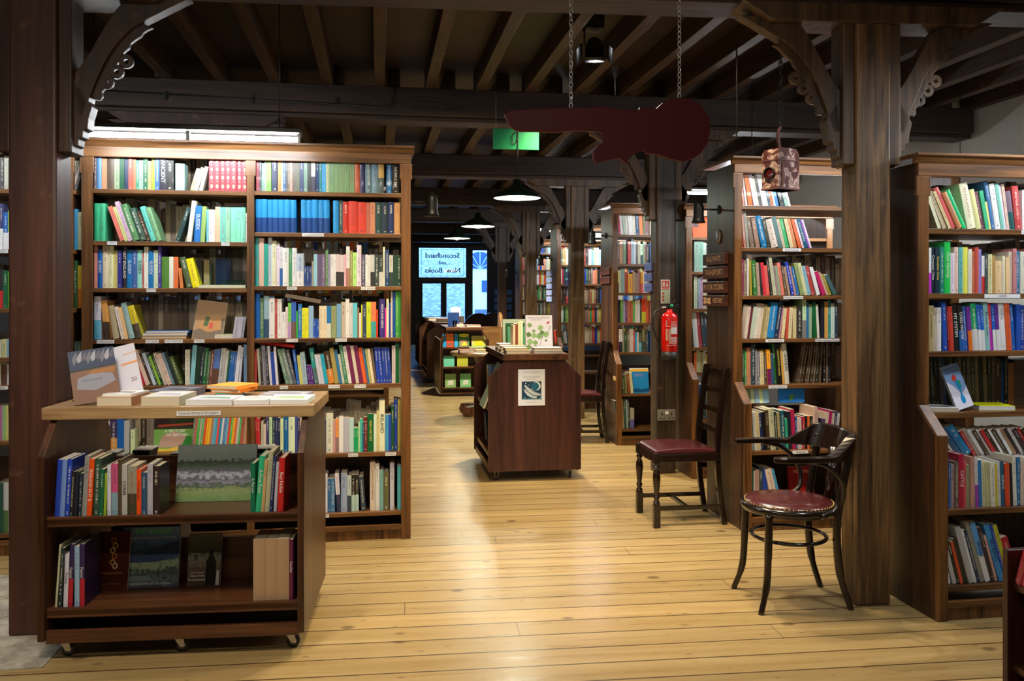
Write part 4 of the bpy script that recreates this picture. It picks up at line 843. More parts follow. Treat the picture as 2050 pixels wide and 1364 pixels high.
for dx, dz, s in ((0, 0, 1), (-.012, -.028, .9), (.03, -.02, .7)):
    P0 = [(-.055, .02), (-.035, .012), (0, -.018), (.03, -.036), (.062, -.045), (.05, -.062), (.02, -.058), (-.02, -.038), (-.045, -.008)]
    AP(po, [(dx + x * s, dz + z * s) for x, z in P0], (.5, .56, .6), -.0027 - dx * .005); AP(po, [(dx + x * s * .8, dz - .004 + z * s * .9) for x, z in P0[:5]] + [(dx - .02 * s, dz)], (.15, .22, .28), -.0031)
for k in range(5): AP(po, [(-.07 + k * .03, -.088), (-.04 + k * .03, -.088), (-.05 + k * .03, -.07 - (k % 2) * .01)], (.1, .25, .3), -.0029)
po.text('FISHES AND MOONRISE', .012, Tm((0, -.002, .078), rx=R(90)), 0, (.1, .1, .15), maxw=.15); po.text('exhibition of prints', .01, Tm((0, -.002, .062), rx=R(90)), 0, (.1, .1, .15)); po.text('gallery notice board and reading room', .008, Tm((0, -.002, .115), rx=R(90)), 0, (.1, .1, .15), maxw=.18); po.text('open daily - admission free', .008, Tm((0, -.002, -.112), rx=R(90)), 0, (.2, .1, .15))
tag(po.build('paper_notice', M['art'], loc=(1.142, 6.2985, .71)), 'white paper notice with a fish and moon print on the trolley end panel', 'notice')

# books on the near side of that trolley's left face (seen end-on)
TC = Matrix.Translation((TCX, TCY, 0)) @ Matrix.Rotation(R(-90), 4, 'Z')
row(-.1, .45, 0, .5455, '454.10.70.14 cba.8.64.14 876.9.66.14 ddc.8.64.14 247.9.70.14', 'left face of the notice trolley', .3, T=TC @ Matrix.Translation((0, -.31, 0)), sc=240.)
row(-.42, .45, 0, .1955, '_60 236.10.60.25 247.9.60.25 246.8.58.25 _30 135.9.62.12', 'left face of the notice trolley', .3, T=TC @ Matrix.Translation((0, -.31, 0)), sc=240.)

# ------------------------------------------------------------------ face-out and lying books
def solid_book(name, label, w, h, t, T, cover, art=None, mats=None, hard=False, spine=None, group=None, cat='book'):
    """standing book, front cover facing -Y at y=0, w wide, h tall, t thick"""
    o = empty(name); o.matrix_world = T; tag(o, label, cat, group); c = lin(cover); k = .002 if hard else .0008; dz = .003 if hard else 0
    b = MB(); b.box(0, w, 0, k, 0, h, 0, col=c); b.box(0, w, t - k, t, 0, h, 0, col=c); b.box(0, k, k, t - k, 0, h, 0, col=lin(spine) if spine else c)
    if art: art(b, w, h)
    b.build('cover', mats or M['art'], o)
    p = MB(); p.box(k, w - dz, k, t - k, dz, h - dz); p.build('pages', M['pages'], o)
    return o
def lie(name, label, w, h, t, x, y, z, rz, cover, art=None, hard=False, group=None, pages='pages', T0=None):
    """book lying flat; w along its fore edge direction x, h along y"""
    T = (T0 or Matrix.Identity(4)) @ Matrix.Translation((x, y, z)) @ Matrix.Rotation(rz, 4, 'Z')
    o = empty(name); o.matrix_world = T; tag(o, label, 'book', group); c = lin(cover); k = .0025 if hard else .001; e = .003 if hard else .0003
    b = MB(); b.box(-w / 2, w / 2, -h / 2, h / 2, 0, k, 0, col=c); b.box(-w / 2, w / 2, -h / 2, h / 2, t - k, t, 0, col=c); b.box(w / 2 - k, w / 2, -h / 2, h / 2, k, t - k, 0, col=c)
    if art: art(b, w, h, t)
    b.build('cover', M['art'], o)
    p = MB(); p.box(-w / 2 + e, w / 2 - k, -h / 2 + e, h / 2 - e, k, t - k); p.build('pages', M[pages], o)
    return o
def poly(b, pts, w, h, col, y=-.0005): b.add([(x * w, y, z * h) for x, z in pts], [tuple(range(len(pts)))], 0, False, lin(col) if isinstance(col, str) else col)
def txt(b, s, x, z, sz, w, h, col, maxw=.9, y=-.0012, sx=1.): b.text(s, sz * h, Tm((x * w, y, z * h), rx=R(90)), 0, lin(col), sx=sx, maxw=maxw * w)
def photobook(name, label, w, h, t, T, phm, over=None, spine='333', cover='555'):
    o = solid_book(name, label, w, h, t, T, cover, spine=spine, art=over)
    b = MB(); b.box(0.001, w - .001, -.0004, 0, 0.001, h - .001); b.build('cover_photograph', phm, o); return o
# the big hill-country photograph book on the front trolley
leanT = lambda x, y, z, a, T0=TT: T0 @ Matrix.Translation((x, y, z)) @ Matrix.Rotation(R(-a), 4, 'X')
photobook('display_book', 'wide photo book with a grey village on a hillside, propped on the front trolley', .325, .235, .012, leanT(-.065, -.088, .546, 13),
          photo('print_hill_village', [(0, '685'), (.2, '896'), (.27, '454'), (.33, '889'), (.4, '556'), (.46, 'bbc'), (.54, '667'), (.6, '676'), (.7, '565'), (.74, 'abb'), (1, 'bcc')], .3, 14))
def mywales(b, w, h):
    txt(b, 'MY WALES', .52, .92, .12, w, h, '6d6', .86); txt(b, 'GEORGE THOMAS VISCOUNT TONYPANDY', .5, .82, .05, w, h, 'ccd', .86); txt(b, 'PHOTOGRAPHS BY SNOWDON', .52, .07, .055, w, h, 'ddd', .7)
    poly(b, [(.02, .12), (.55, .12), (.5, .2), (.02, .2)], w, h, '788', -.0009)
    poly(b, [(.02, .5), (.3, .55), (.6, .66), (.98, .78), (.98, .5), (.6, .42), (.02, .42)], w, h, '346', -.0006)
photobook('display_book', 'photo book titled My Wales with a misty mountain cover, lower shelf of the front trolley', .235, .245, .014, leanT(-.285, -.1, .196, 12),
          photo('print_mountain', [(0, '445'), (.15, '677'), (.25, '344'), (.38, '9a8'), (.48, '566'), (.56, '345'), (.72, '469'), (1, '79b')], .5, 11), mywales, cover='124')
def tales(b, w, h):
    txt(b, 'Tales of the', .3, .2, .06, w, h, 'eee', .5); txt(b, 'Shopocracy', .3, .13, .07, w, h, 'eee', .58); txt(b, 'Idris Russell', .3, .26, .05, w, h, 'ccc', .45)
    poly(b, [(.1, .62), (.38, .62), (.28, .44), (.22, .44)], w, h, '777', -.0008); poly(b, [(.14, .6), (.34, .6), (.27, .47), (.23, .47)], w, h, '443', -.0011)
    poly(b, [(.55, .02), (.88, .02), (.86, .45), (.78, .55), (.74, .68), (.66, .68), (.64, .56), (.56, .48)], w, h, '110', -.0008); poly(b, [(.86, .02), (.96, .02), (.96, .28), (.88, .3)], w, h, 'bbb', -.0009)
photobook('display_book', 'sepia paperback about shopkeepers with a weighing-scale picture, lower shelf of the front trolley', .135, .215, .01, leanT(-.015, -.1, .196, 12),
          photo('print_sepia', [(0, '432'), (.35, '654'), (.5, '776'), (.62, '443'), (1, '665')], .7, 14), tales, cover='322')
def flame(b, w, h):
    for i, (x, z) in enumerate(((.5, .85), (.56, .76), (.48, .68), (.55, .58), (.5, .48), (.58, .42))):
        poly(b, [(x + .09 * math.cos(R(a)), z + .055 * math.sin(R(a))) for a in range(0, 360, 45)], w, h, ['a63', 'c95', 'db8'][i % 3], -.0006)
        poly(b, [(x + .045 * math.cos(R(a)), z + .03 * math.sin(R(a))) for a in range(0, 360, 45)], w, h, '310', -.0009)
    txt(b, 'Mountain Fire', .5, .3, .06, w, h, 'c84', .8); txt(b, 'Jane Williams', .5, .12, .05, w, h, '963', .7)
solid_book('display_book', 'dark red-brown paperback with a glowing chain on the cover, lower shelf of the front trolley', .13, .235, .012, leanT(-.375, -.12, .196, 11), '410', flame)
# A Picture of Britain, standing on the double bookcase
def pob(b, w, h):
    poly(b, [(0, .55), (1, .55), (1, 1), (0, 1)], w, h, '332', -.0005); poly(b, [(.45, .68), (.8, .97), (.98, .8), (1, .66)], w, h, '231', -.0008); poly(b, [(0, .7), (.2, .88), (.38, .74), (.4, .66), (0, .62)], w, h, '322', -.0009)
    poly(b, [(.1, .6), (1, .66), (1, .7), (.1, .66)], w, h, 'a43', -.001); poly(b, [(0, 0), (1, 0), (1, .55), (0, .55)], w, h, '7a5', -.0005); poly(b, [(.1, .1), (.2, .4), (.5, .5), (.75, .4), (.72, .1)], w, h, 'b98', -.0007)
    poly(b, [(.65, .12), (.8, .4), (1, .3), (.95, .08)], w, h, '383', -.0009); poly(b, [(0, 0), (1, 0), (1, .07), (.6, .12), (.3, .06), (0, .09)], w, h, 'db4', -.001)
    txt(b, 'A PICTURE', .5, .5, .1, w, h, 'fff', .62, -.0016); txt(b, 'OF BRITAIN', .56, .4, .1, w, h, 'fff', .7, -.0016)
solid_book('display_book', 'face-out book titled A Picture of Britain seen through the front trolley', .225, .225, .02, leanT(XonY(302, YL) + .0, YL + .055, lz[5] + .001, 6, Matrix.Identity(4)), '464', pob)
# landscape book facing out on the fourth shelf, with grey volumes lying
def old(b, w, h):
    poly(b, [(.02, .02), (.98, .02), (.98, .62), (.02, .2)], w, h, '765', -.0006); poly(b, [(.02, .22), (.98, .64), (.98, .98), (.02, .98)], w, h, 'a86', -.0006)
    poly(b, [(.1, .3), (.3, .55), (.45, .7), (.6, .5), (.85, .62), (.9, .3), (.5, .2)], w, h, 'b85', -.0009); poly(b, [(.5, .3), (.62, .3), (.62, .45), (.5, .45)], w, h, 'c54', -.0012); poly(b, [(.3, .35), (.45, .35), (.5, .6), (.35, .6)], w, h, '564', -.0011)
solid_book('display_book', 'painted-cottage cover book leaning on a stand, fourth shelf of the double bookcase', .165, .225, .01, Matrix.Translation((XonY(381, YL), YL + .03, lz[3] + .001)) @ Matrix.Rotation(R(7), 4, 'Y') @ Matrix.Rotation(R(-12), 4, 'X'), 'a97', old)
g = 'books lying on the fourth shelf of the double bookcase'
x_ = XonY(325, YL); z_ = lz[3] + .001
for i, (c, w, t, nm) in enumerate((('a85', .245, .017, 'brown book at the bottom of the flat stack'), ('26b', .235, .014, 'blue book in the middle of the flat stack'), ('47c', .225, .011, 'lighter blue book topping the flat stack'))):
    lie('flat_book', nm + ' on the fourth shelf, double bookcase', w, .16, t, x_ + .01 * i, YL + .1, z_, 0, c, hard=i == 0, group=g); z_ += t + .0005
z_ = 1.26; xb0 = XonY(333, YL)
rb = MB(); rb.box(XonY(270, YL), XonY(400, YL), YL + .25, YL + .41, 1.228, 1.248); 
tag(rb.build('back_shelf', M['case_x']), 'short inner shelf board behind the fourth shelf, double bookcase', 'shelf')
z_ = 1.2485
for i in range(3):
    t = .022; lie('flat_book', ['lowest', 'middle', 'uppermost'][i] + ' of three flat slate-grey volumes at the back of the double bookcase', .27 - .01 * i, .15, t, xb0 + .012 * i, YL + .33, z_, 0, '556', hard=True, group=g); z_ += t + .0005
lie('flat_book', 'lower white and green booklet lying beside the bay post, double bookcase', .12, .15, .011, XonY(450, YL), YL + .1, lz[3] + .001, 0, 'dde'); lie('flat_book', 'upper white and green booklet lying beside the bay post, double bookcase', .115, .15, .011, XonY(450, YL), YL + .1, lz[3] + .0125, 0, '8a8')
lie('flat_book', 'bright green book lying flat at the end of the third shelf, double bookcase', .27, .17, .018, XonY(441, YL), YL + .1, lz[2] + .001, 0, '1a6')
solid_book('display_book', 'navy book standing face out on the third shelf behind a clear holder', .085, .17, .012, Matrix.Translation((XonY(419, YL), YL + .19, lz[2] + .001)), '247')
for px, c, w in ((385, '334', .03), (402, '986', .03)):
    solid_book('display_book', '%s book standing back on the third shelf, double bookcase' % ('charcoal' if px == 385 else 'tan'), w, .16, .1, Matrix.Translation((XonY(px, YL), YL + .08, lz[2] + .001)), c)
b = MB(); b.box(0, .12, 0, .004, .02, .15); b.prism([(0, .02), (.06, .0), (.06, .004), (.004, .024)], 0, .12, 'x'); b.box(0, .12, -.02, .004, .0, .02)
tag(b.build('acrylic_holder', M['perspex'], loc=(XonY(441, YL), YL + .06, lz[2] + .0195)), 'empty clear acrylic leaflet holder on the third shelf, double bookcase', 'holder')
def lean_flat(name, label, x0, x1, z0, z1, c, t, T0y):
    Ln = math.hypot(x1 - x0, z1 - z0); a = math.atan2(z1 - z0, x1 - x0)
    o = empty(name); o.matrix_world = Matrix.Translation((x0, T0y, z0)) @ Matrix.Rotation(-a, 4, 'Y'); tag(o, label, 'book'); b = MB(); b.box(0, Ln, 0, .002, 0, t, 0, col=lin(c)); b.box(0, Ln, 0, .13, 0, .0015, 0, col=lin(c)); b.box(0, Ln, 0, .13, t - .0015, t, 0, col=lin(c)); b.build('cover', M['art'], o)
    p = MB(); p.box(.002, Ln - .002, .002, .128, .0015, t - .0015); p.build('pages', M['pages'], o)
lean_flat('flat_book', 'red book laid across the tops of others, fifth shelf, right bay of the double bookcase', XonY(515, YL), XonY(587, YL), rz_[4] + .232, rz_[4] + .208, 'd33', .02, YL + .03)
lean_flat('flat_book', 'beige book laid aslant over others, fourth shelf, right bay of the double bookcase', XonY(569, YL), XonY(640, YL), rz_[3] + .232, rz_[3] + .195, 'a98', .025, YL + .04)
# top of the front trolley
TZ = .9655
def pem(b, w, h):
    poly(b, [(0, .62), (1, .66), (1, 1), (0, 1)], w, h, '235', -.0006)
    for i in range(9): x = .1 + i * .1; poly(b, [(x, .72 + (i % 3) * .04), (x + .07, .8), (x + .1, .98), (x + .03, .93), (x - .03, .84)], w, h, ['667', '99a', '556'][i % 3], -.0009)
    poly(b, [(0, .6), (1, .65), (1, .67), (0, .63)], w, h, '222', -.0011); poly(b, [(0, 0), (1, 0), (1, .65), (0, .6)], w, h, '754', -.0006); poly(b, [(.1, .28), (.5, .22), (.95, .35), (.9, .5), (.5, .55), (.15, .48)], w, h, '889', -.0008); poly(b, [(.3, .54), (.95, .52), (.98, .62), (.5, .6)], w, h, '963', -.0009)
    txt(b, 'PEMBROKESHIRE', .45, .42, .045, w, h, '356', .6)
TB = TT @ Tm((-.42, -.2, TZ + .002), rz=R(22)) @ Matrix.Rotation(R(-7), 4, 'Y') @ Matrix.Rotation(R(-22), 4, 'X')
photob = solid_book('display_book', 'tall photo book of a Pembrokeshire beach standing on the front trolley top', .17, .225, .02, TB, '568', pem, spine='458')
sp = MB(); sp.text('PEMBROKESHIRE', .018, Tm((-.0006, .01, .14)) @ Matrix.Rotation(R(90), 4, 'Z') @ Matrix.Rotation(R(180), 4, 'Z') @ Matrix.Rotation(R(90), 4, 'X') @ Matrix.Rotation(R(-90), 4, 'Z'), 0, (.8, .8, .8), maxw=.17); sp.build('spine_title', M['art'], photob)
def lite(b, w, h):
    poly(b, [(.5, .6), (1, .62), (1, .66), (.5, .64)], w, h, 'd96', -.0008); poly(b, [(.6, .8), (1, .82), (1, .84), (.6, .82)], w, h, 'da8', -.0008); txt(b, '20', .8, .3, .1, w, h, '744', .3)
solid_book('display_book', 'white paperback with faint orange lines behind the beach photo book on the trolley', .13, .225, .012, TT @ Tm((-.33, -.06, TZ + .002), rz=R(10)) @ Matrix.Rotation(R(-14), 4, 'Y') @ Matrix.Rotation(R(-20), 4, 'X'), 'ccd', lite)
b = MB(); b.prism([(-.09, 0), (.09, 0), (.085, .004), (.02, .17), (.014, .17), (.075, .004), (-.09, .004)], 0, .09, 'x')
tag(b.build('acrylic_stand', M['perspex'], loc=tuple(TT @ Vector((-.47, .04, TZ))), rot=(0, 0, BR - .2)), 'clear acrylic book stand behind the beach photo book', 'stand')
def topart(c1, c2, s=None):
    def f(b, w, h, t):
        b.add([(-w * .45, -h * .4, t + .0004), (w * .45, -h * .4, t + .0004), (w * .45, h * .4, t + .0004), (-w * .45, h * .4, t + .0004)], [(0, 1, 2, 3)], 0, False, lin(c1))
        b.add([(-w * .4, -h * .1, t + .0007), (w * .4, -h * .3, t + .0007), (w * .3, h * .1, t + .0007), (-w * .2, h * .15, t + .0007)], [(0, 1, 2, 3)], 0, False, lin(c2))
        if s: b.text(s, .03, Tm((0, 0, t + .001)), 0, lin('433'), maxw=w * .8)
    return f
for lab, w, h, t, x, y, rz, c, a, hd, pg in (
    ('thick paperback with tan page edges beside the beach photo book on the trolley', .135, .19, .036, -.255, -.125, -3, 'b86', topart('ddc', 'a76'), False, 'pages'),
    ('thick paperback with cream page edges, third along the trolley top', .15, .2, .036, -.075, -.125, -4, 'ccb', topart('ddd', 'bbc'), False, 'pages'),
    ('white-paged thick brochure lying in the middle of the trolley top', .185, .16, .022, .115, -.15, -5, 'ccd', topart('dde', '8a9'), False, 'white'),
    ('white paperback with red lettering lying near the right end of the trolley top', .145, .15, .018, .275, -.15, -2, 'ddd', topart('eee', 'ddd', 'TRIBAL'), False, 'white'),
    ('large pale green brochure lying at the right end of the trolley top', .17, .19, .018, .415, -.13, -2, 'dee', topart('ded', '9b8'), False, 'white'),
    ('grey hardback lying behind the cream paperbacks on the trolley top', .17, .2, .03, -.12, .12, -12, '667', topart('778', '445'), True, 'pages'),
    ('turquoise-edged book under the orange ones at the back of the trolley top', .11, .15, .018, .115, .11, 8, '2aa', None, True, 'pages'),
    ('silvery magazine lying behind the green brochure on the trolley top', .2, .14, .01, .36, .09, -8, '99a', topart('aab', '889'), False, 'white')):
    lie('flat_book', lab, w, h, t, x, y, TZ, R(rz), c, a, hd, pages=pg, T0=TT)
lie('flat_book', 'lower of the two orange books stacked at the back of the trolley top', .14, .16, .016, .13, .115, TZ + .0185, R(-14), 'e82', None, True, T0=TT)
lie('flat_book', 'upper of the two orange books stacked at the back of the trolley top', .15, .16, .014, .125, .115, TZ + .035, R(-24), 'fa4', None, False, T0=TT)
lie('flat_book', 'white leaflet book resting on the tan-edged paperback on the trolley', .12, .15, .008, -.25, -.115, TZ + .0365, R(-9), 'ddd', topart('eee', '999'), False, T0=TT, pages='white')

# notice trolley top
TCT = Matrix.Translation((TCX, TCY, .9655))
def botan(b, w, h):
    txt(b, 'Sweet Peas and Climbing Plants', .5, .93, .05, w, h, '667', .85); txt(b, 'and their flowers', .4, .87, .045, w, h, '667', .5)
    rr = random.Random(3)
    for x, z, r in ((.15, .72, .09), (.3, .55, .07), (.55, .64, .11), (.1, .45, .1), (.3, .42, .11), (.5, .4, .12), (.75, .45, .12), (.15, .25, .12), (.35, .22, .1), (.1, .1, .1), (.35, .08, .1), (.75, .28, .05), (.6, .5, .09)):
        n = 9; poly(b, [(x + r * (1 - .25 * (i % 2)) * math.cos(2 * math.pi * i / n + x), z + r * .8 * (1 - .2 * (i % 2)) * math.sin(2 * math.pi * i / n + x)) for i in range(n)], w, h, rr.choice(['574', '796', '463', '8a7']), -.0006 - rr.random() * .0006)
    poly(b, [(.78, .8), (.92, .82), (.84, .74)], w, h, 'a34', -.001); b2 = [(.5, .15), (.62, .4), (.85, .55), (.92, .7)]
    for p, q in zip(b2, b2[1:]): poly(b, [p, (p[0] + .015, p[1]), (q[0] + .015, q[1]), q], w, h, '454', -.0013)
solid_book('display_book', 'botanical book with green leaves and a red flower upright on the notice trolley', .21, .275, .02, TCT @ Tm((-.04, -.33, .012), rx=R(-8)), 'ccd', botan)
gr = 'pale books stacked on the notice trolley'
for lab, w, h, t, x, y, z, c in (('blue-spined book at the bottom, right front of the notice trolley', .22, .15, .02, .1, -.42, 0, 'abc'), ('white hardback on top of the blue-spined one, notice trolley', .21, .15, .022, .1, -.42, .0205, 'dde'),
    ('pale book at the bottom, left front of the notice trolley', .18, .16, .024, -.13, -.41, 0, 'ba8'), ('pale grey book second from the bottom, left front of the notice trolley', .17, .16, .018, -.14, -.4, .0245, 'cb9'),
    ('cream book at the bottom of the middle pile, notice trolley', .19, .15, .024, -.14, -.22, 0, 'cba'), ('cream book atop the middle pile, notice trolley', .19, .15, .022, -.13, -.22, .0245, 'dcb'),
    ('grey-green book in the far left pile, notice trolley', .17, .15, .03, -.15, -.04, 0, 'bba'), ('pale book topping the far left pile, notice trolley', .17, .15, .022, -.14, -.04, .0305, 'ccc')):
    lie('flat_book', lab, w, h, t, x, y, z, R(random.uniform(-3, 3)), c, None, True, group=gr, T0=TCT)
solid_book('display_book', 'green-framed picture book upright behind the pale stacks on the notice trolley', .19, .24, .02, TCT @ Tm((-.15, .16, .001), rx=R(-6)), 'aba', lambda b, w, h: (poly(b, [(.12, .06), (.98, .06), (.98, .86), (.12, .86)], w, h, '253'), poly(b, [(.22, .06), (.98, .06), (.98, .74), (.22, .74)], w, h, '597', -.0009)))
for i, c in enumerate(('dca', '843', 'dda', 'eec')): solid_book('display_book', ['cream', 'brown', 'khaki', 'white'][i] + ' book standing edge-on beside the botanical book, notice trolley', .018, .2 + .01 * i, .14, TCT @ Tm((-.11 + i * .02, -.12, .001)), c)
# leaning tall portfolios on the trolley's left face
for i, (c, y, lab) in enumerate((('898', 6.42, 'tall pale green picture book leaning out of the notice trolley'), ('776', 6.52, 'grey picture book leaning behind the pale green one on the notice trolley'))):
    o = solid_book('display_book', lab, .24, .36 - .05 * i, .014, Matrix.Translation((.785 + .045 * i, y + .22, .5475)) @ Matrix.Rotation(R(-90), 4, 'Z') @ Matrix.Rotation(R(-23), 4, 'X'), c)

# ------------------------------------------------------------------ the other trolleys down the aisle
def childrens_stand(loc):
    t = empty('display_stand', loc, 0, "open-ended book stand with bright children's picture books, down the aisle", 'stand'); h, d = .33, .36
    prof = [(-h, .03), (h, .03), (h, .78), (.24, .915), (-.24, .915), (-h, .78)]
    def ring_(y0, y1, w_=.022):
        b = MB(); n = len(prof)
        inn = [(-h + w_, .03 + w_), (h - w_, .03 + w_), (h - w_, .775), (.23, .895), (-.23, .895), (-h + w_, .775)]
        for i in range(n):
            j = (i + 1) % n; b.prism([prof[i], prof[j], inn[j], inn[i]], y0, y1, 'y')
        return b.build('end_frame', M['trol_z'], t)
    ring_(0, .03); b = MB(); b.prism(prof, .2, .225, 'y'); b.build('end_panel', M['trol_z'], t)
    for s in (-1, 1): boxo('side_panel', M['trol_z'], t, s * h - .011, s * h + .011, .0, 1.2, .05, .78)
    boxo('top', M['trol_x'], t, -.26, .26, -.02, 1.2, .917, .955, bevel=.003)
    for z in (.12, .41, .68): boxo('shelf', M['trol_x'], t, -h + .012, h - .012, .0, .2, z - .02, z)
    return t
childrens_stand((1.185, 11.72, 0))
KB = Matrix.Translation((1.185, 11.72, 0))
def kid(x, z, w, h, c, lab, art=None): solid_book('picture_book', lab, w, h, .012, KB @ Tm((x, .04, z), rx=R(-8)), c, art)
kid(-.30, .681, .05, .185, '28b', 'narrow blue picture book at the left of the children\'s stand')
kid(-.255, .681, .105, .19, 'e52', 'orange picture book with black title blocks on the children\'s stand', lambda b, w, h: [poly(b, [(.06, z0), (.94, z0), (.94, z1), (.06, z1)], w, h, c, -.0006 - .0003 * k) for k, (z0, z1, c) in enumerate(((.8, .97, 'f83'), (.48, .76, 'f93'), (.02, .42, 'c42'), (.12, .3, '754')))] + [txt(b, 'SNOW', .5, .88, .09, w, h, '321', .7), txt(b, 'and the', .5, .66, .07, w, h, '321', .6), txt(b, 'forest', .5, .55, .07, w, h, '321', .6)])
kid(-.14, .681, .05, .185, '39c', 'blue seaside picture book between the orange and the yellow-badged ones')
kid(-.08, .681, .15, .19, '474', 'green jungle picture book with a yellow title badge on the children\'s stand', lambda b, w, h: [poly(b, [(.5 + .45 * math.cos(a * R(20)), .85 + .12 * math.sin(a * R(20))) for a in range(18)], w, h, 'ee2', -.0009), poly(b, [(.1, .05), (.9, .05), (.8, .4), (.5, .6), (.15, .45)], w, h, 'a86', -.0006), poly(b, [(.3, .1), (.8, .15), (.5, .4)], w, h, 'dd2', -.0011), txt(b, 'HELLO ANIMALS', .5, .85, .08, w, h, '221', .7)])
kid(.10, .681, .2, .155, 'bb6', 'square pale green picture book with a yellow panel on the children\'s stand', lambda b, w, h: [poly(b, [(.2, .1), (.8, .1), (.8, .7), (.2, .7)], w, h, 'cb2'), poly(b, [(0, 0), (1, 0), (1, .12), (0, .12)], w, h, '8b4', -.0008)])
for i, (x, c, l) in enumerate(((-.29, '6b9', 'mint green picture book on the middle shelf of the children\'s stand'), (-.1, 'aa3', 'yellow-green picture book on the middle shelf of the children\'s stand'))): kid(x, .411, .15, .15, c, l)
for i, (x, c, l) in enumerate(((-.27, '8a6', 'leafy green picture book on the bottom shelf of the children\'s stand'), (-.06, '7b7', 'pale green picture book on the bottom shelf of the children\'s stand'), (.14, '9b5', 'green picture book at the right of the bottom shelf, children\'s stand'))): kid(x, .121, .15, .19, c, l, lambda b, w, h: poly(b, [(.2, .15), (.8, .2), (.75, .55), (.3, .5)], w, h, 'ccb'))
KT = Matrix.Translation((1.185, 11.72, .956))
solid_book('display_book', 'navy blue book standing upright on top of the children\'s stand', .16, .2, .02, KT @ Tm((-.21, .28, .001), rx=R(-5)), '136')
lie('flat_book', 'salmon pink book lying on top of the children\'s stand', .2, .2, .03, .13, .15, 0, 0, 'c87', None, True, T0=KT); lie('flat_book', 'pale pink book under nothing else at the middle of the children\'s stand top', .12, .16, .04, -.05, .35, 0, 0, 'dba', None, True, T0=KT)
b = MB(); b.lathe([(.025, 0), (.032, .09), (.029, .09), (.023, .004)], 16); tag(b.build('glass_tumbler', M['perspex'], loc=(1.06, 11.86, .9565)), 'clear tumbler standing on top of the children\'s stand', 'glass')
for k, (x, y) in enumerate(((1.13, 14.3), (1.12, 16.6))):
    trolley(['trolley just behind the children\'s stand, showing only its left edge', 'farthest trolley in the line before the shopfront'][k], (x, y, 0), R(90), 1.6, .74, mtop='trol_x')
for k, (x, y, z, w, h, t, c, nm) in enumerate(((1.05, 13.9, .966, .22, .2, .06, 'ccd', 'white box file'), (1.3, 13.8, .966, .15, .14, .09, '533', 'dark red box'), (.95, 14.6, .966, .25, .2, .05, 'bbc', 'grey stack'))):
    lie('flat_book', nm + ' on the trolley behind the children\'s stand', w, h, t, x, y, z, .1 * k, c, None, True)
solid_book('display_book', 'white book tilted upright on the trolley behind the children\'s stand', .17, .24, .02, Matrix.Translation((1.2, 14.2, .967)) @ Matrix.Rotation(R(-12), 4, 'X'), 'ccd')
# foreground right trolley
rk = empty('book_rack', (1.86, 2.3, 0), R(-90), 'low dark book rack cut off by the right edge, holding red guides', 'rack')
for xx in (0, .85): b = MB(); b.prism([(0, 0), (.42, 0), (.42, .645), (0, .645)], xx, xx + .022, 'x'); b.build('side_panel', M['trol_c'], rk, bevel=.002)
for zz in (.06, .3, .545): boxo('shelf', M['trol_x'], rk, .022, .85, .02, .4, zz - .02, zz, bevel=.002)
boxo('back_board', M['trol_c'], rk, .022, .85, .4, .412, .03, .64)
row(.024, .82, 0, .5455, 'c23/d56.11.84.-18 c23/d56.10.84.-18 c23/d56.11.84.-18 c23/d56.11.84.-18 b22.11.84.-18 c34.12.84.-18 b23.11.84.-18 c24.11.84.-18 c23.12.84.-18', 'low rack at the right edge', .9, T=Matrix.Translation((1.86, 2.3, 0)) @ Matrix.Rotation(R(-90), 4, 'Z') @ Matrix.Translation((0, .006, 0)), sc=500.)
# single books shown face out on the other cases
I4 = Matrix.Identity(4)
def chessb(b, w, h):
    poly(b, [(0, 0), (1, 0), (1, .45), (.6, .3), (.35, .5), (0, .68)], w, h, 'eef'); txt(b, 'SHARPEN YOUR', .5, .92, .07, w, h, '238', .85); txt(b, 'CHESS TACTICS', .5, .84, .07, w, h, '238', .85)
    poly(b, [(.35, .7), (.5, .78), (.62, .74), (.6, .64), (.42, .62)], w, h, 'd43', -.0008); poly(b, [(.45, .62), (.65, .66), (.75, .5), (.6, .36), (.5, .5)], w, h, '29c', -.0009); poly(b, [(.6, .64), (.75, .6), (.72, .45)], w, h, '3a4', -.0011)
    poly(b, [(.56 + .13 * math.cos(a * R(30)), .2 + .1 * math.sin(a * R(30))) for a in range(12)] , w, h, '29d', -.0011); poly(b, [(.5, .27), (.62, .27), (.56, .4)], w, h, '29d', -.0013)
xx = XonY(1926, Y0)
solid_book('display_book', 'light blue chess tactics paperback propped up on the fourth shelf, right-edge bookcase', .085, .205, .016, Matrix.Translation((xx, Y0 + .03, r0[3] + .002)) @ Matrix.Rotation(R(-17), 4, 'Y') @ Matrix.Rotation(R(-10), 4, 'X'), '8ad', chessb, spine='aaa')
lie('flat_book', 'black and white paperback lying left of the propped chess book, right-edge bookcase', .15, .12, .018, XonY(1897, Y0), Y0 + .08, r0[3] + .001, R(-14), 'ddd', topart('eee', '333'))
lie('flat_book', 'yellow and black book lying right of the propped chess book, right-edge bookcase', .16, .13, .02, XonY(2010, Y0), Y0 + .09, r0[3] + .001, R(-12), 'ee1', topart('ee1', 'dd1'), pages='white')
solid_book('display_book', 'red book about racing cars facing out on the bottom shelf, railway bookcase', .16, .21, .02, Matrix.Translation((XonY(1590, YU - WG), YU - WG + .05, rl[6] + .001)) @ Matrix.Rotation(R(-8), 4, 'X'), '711', lambda b, w, h: [txt(b, 'FERRARI', .5, .85, .13, w, h, 'c98', .8), poly(b, [(.1, .2), (.3, .4), (.7, .42), (.9, .25), (.7, .12), (.3, .1)], w, h, 'a22')])
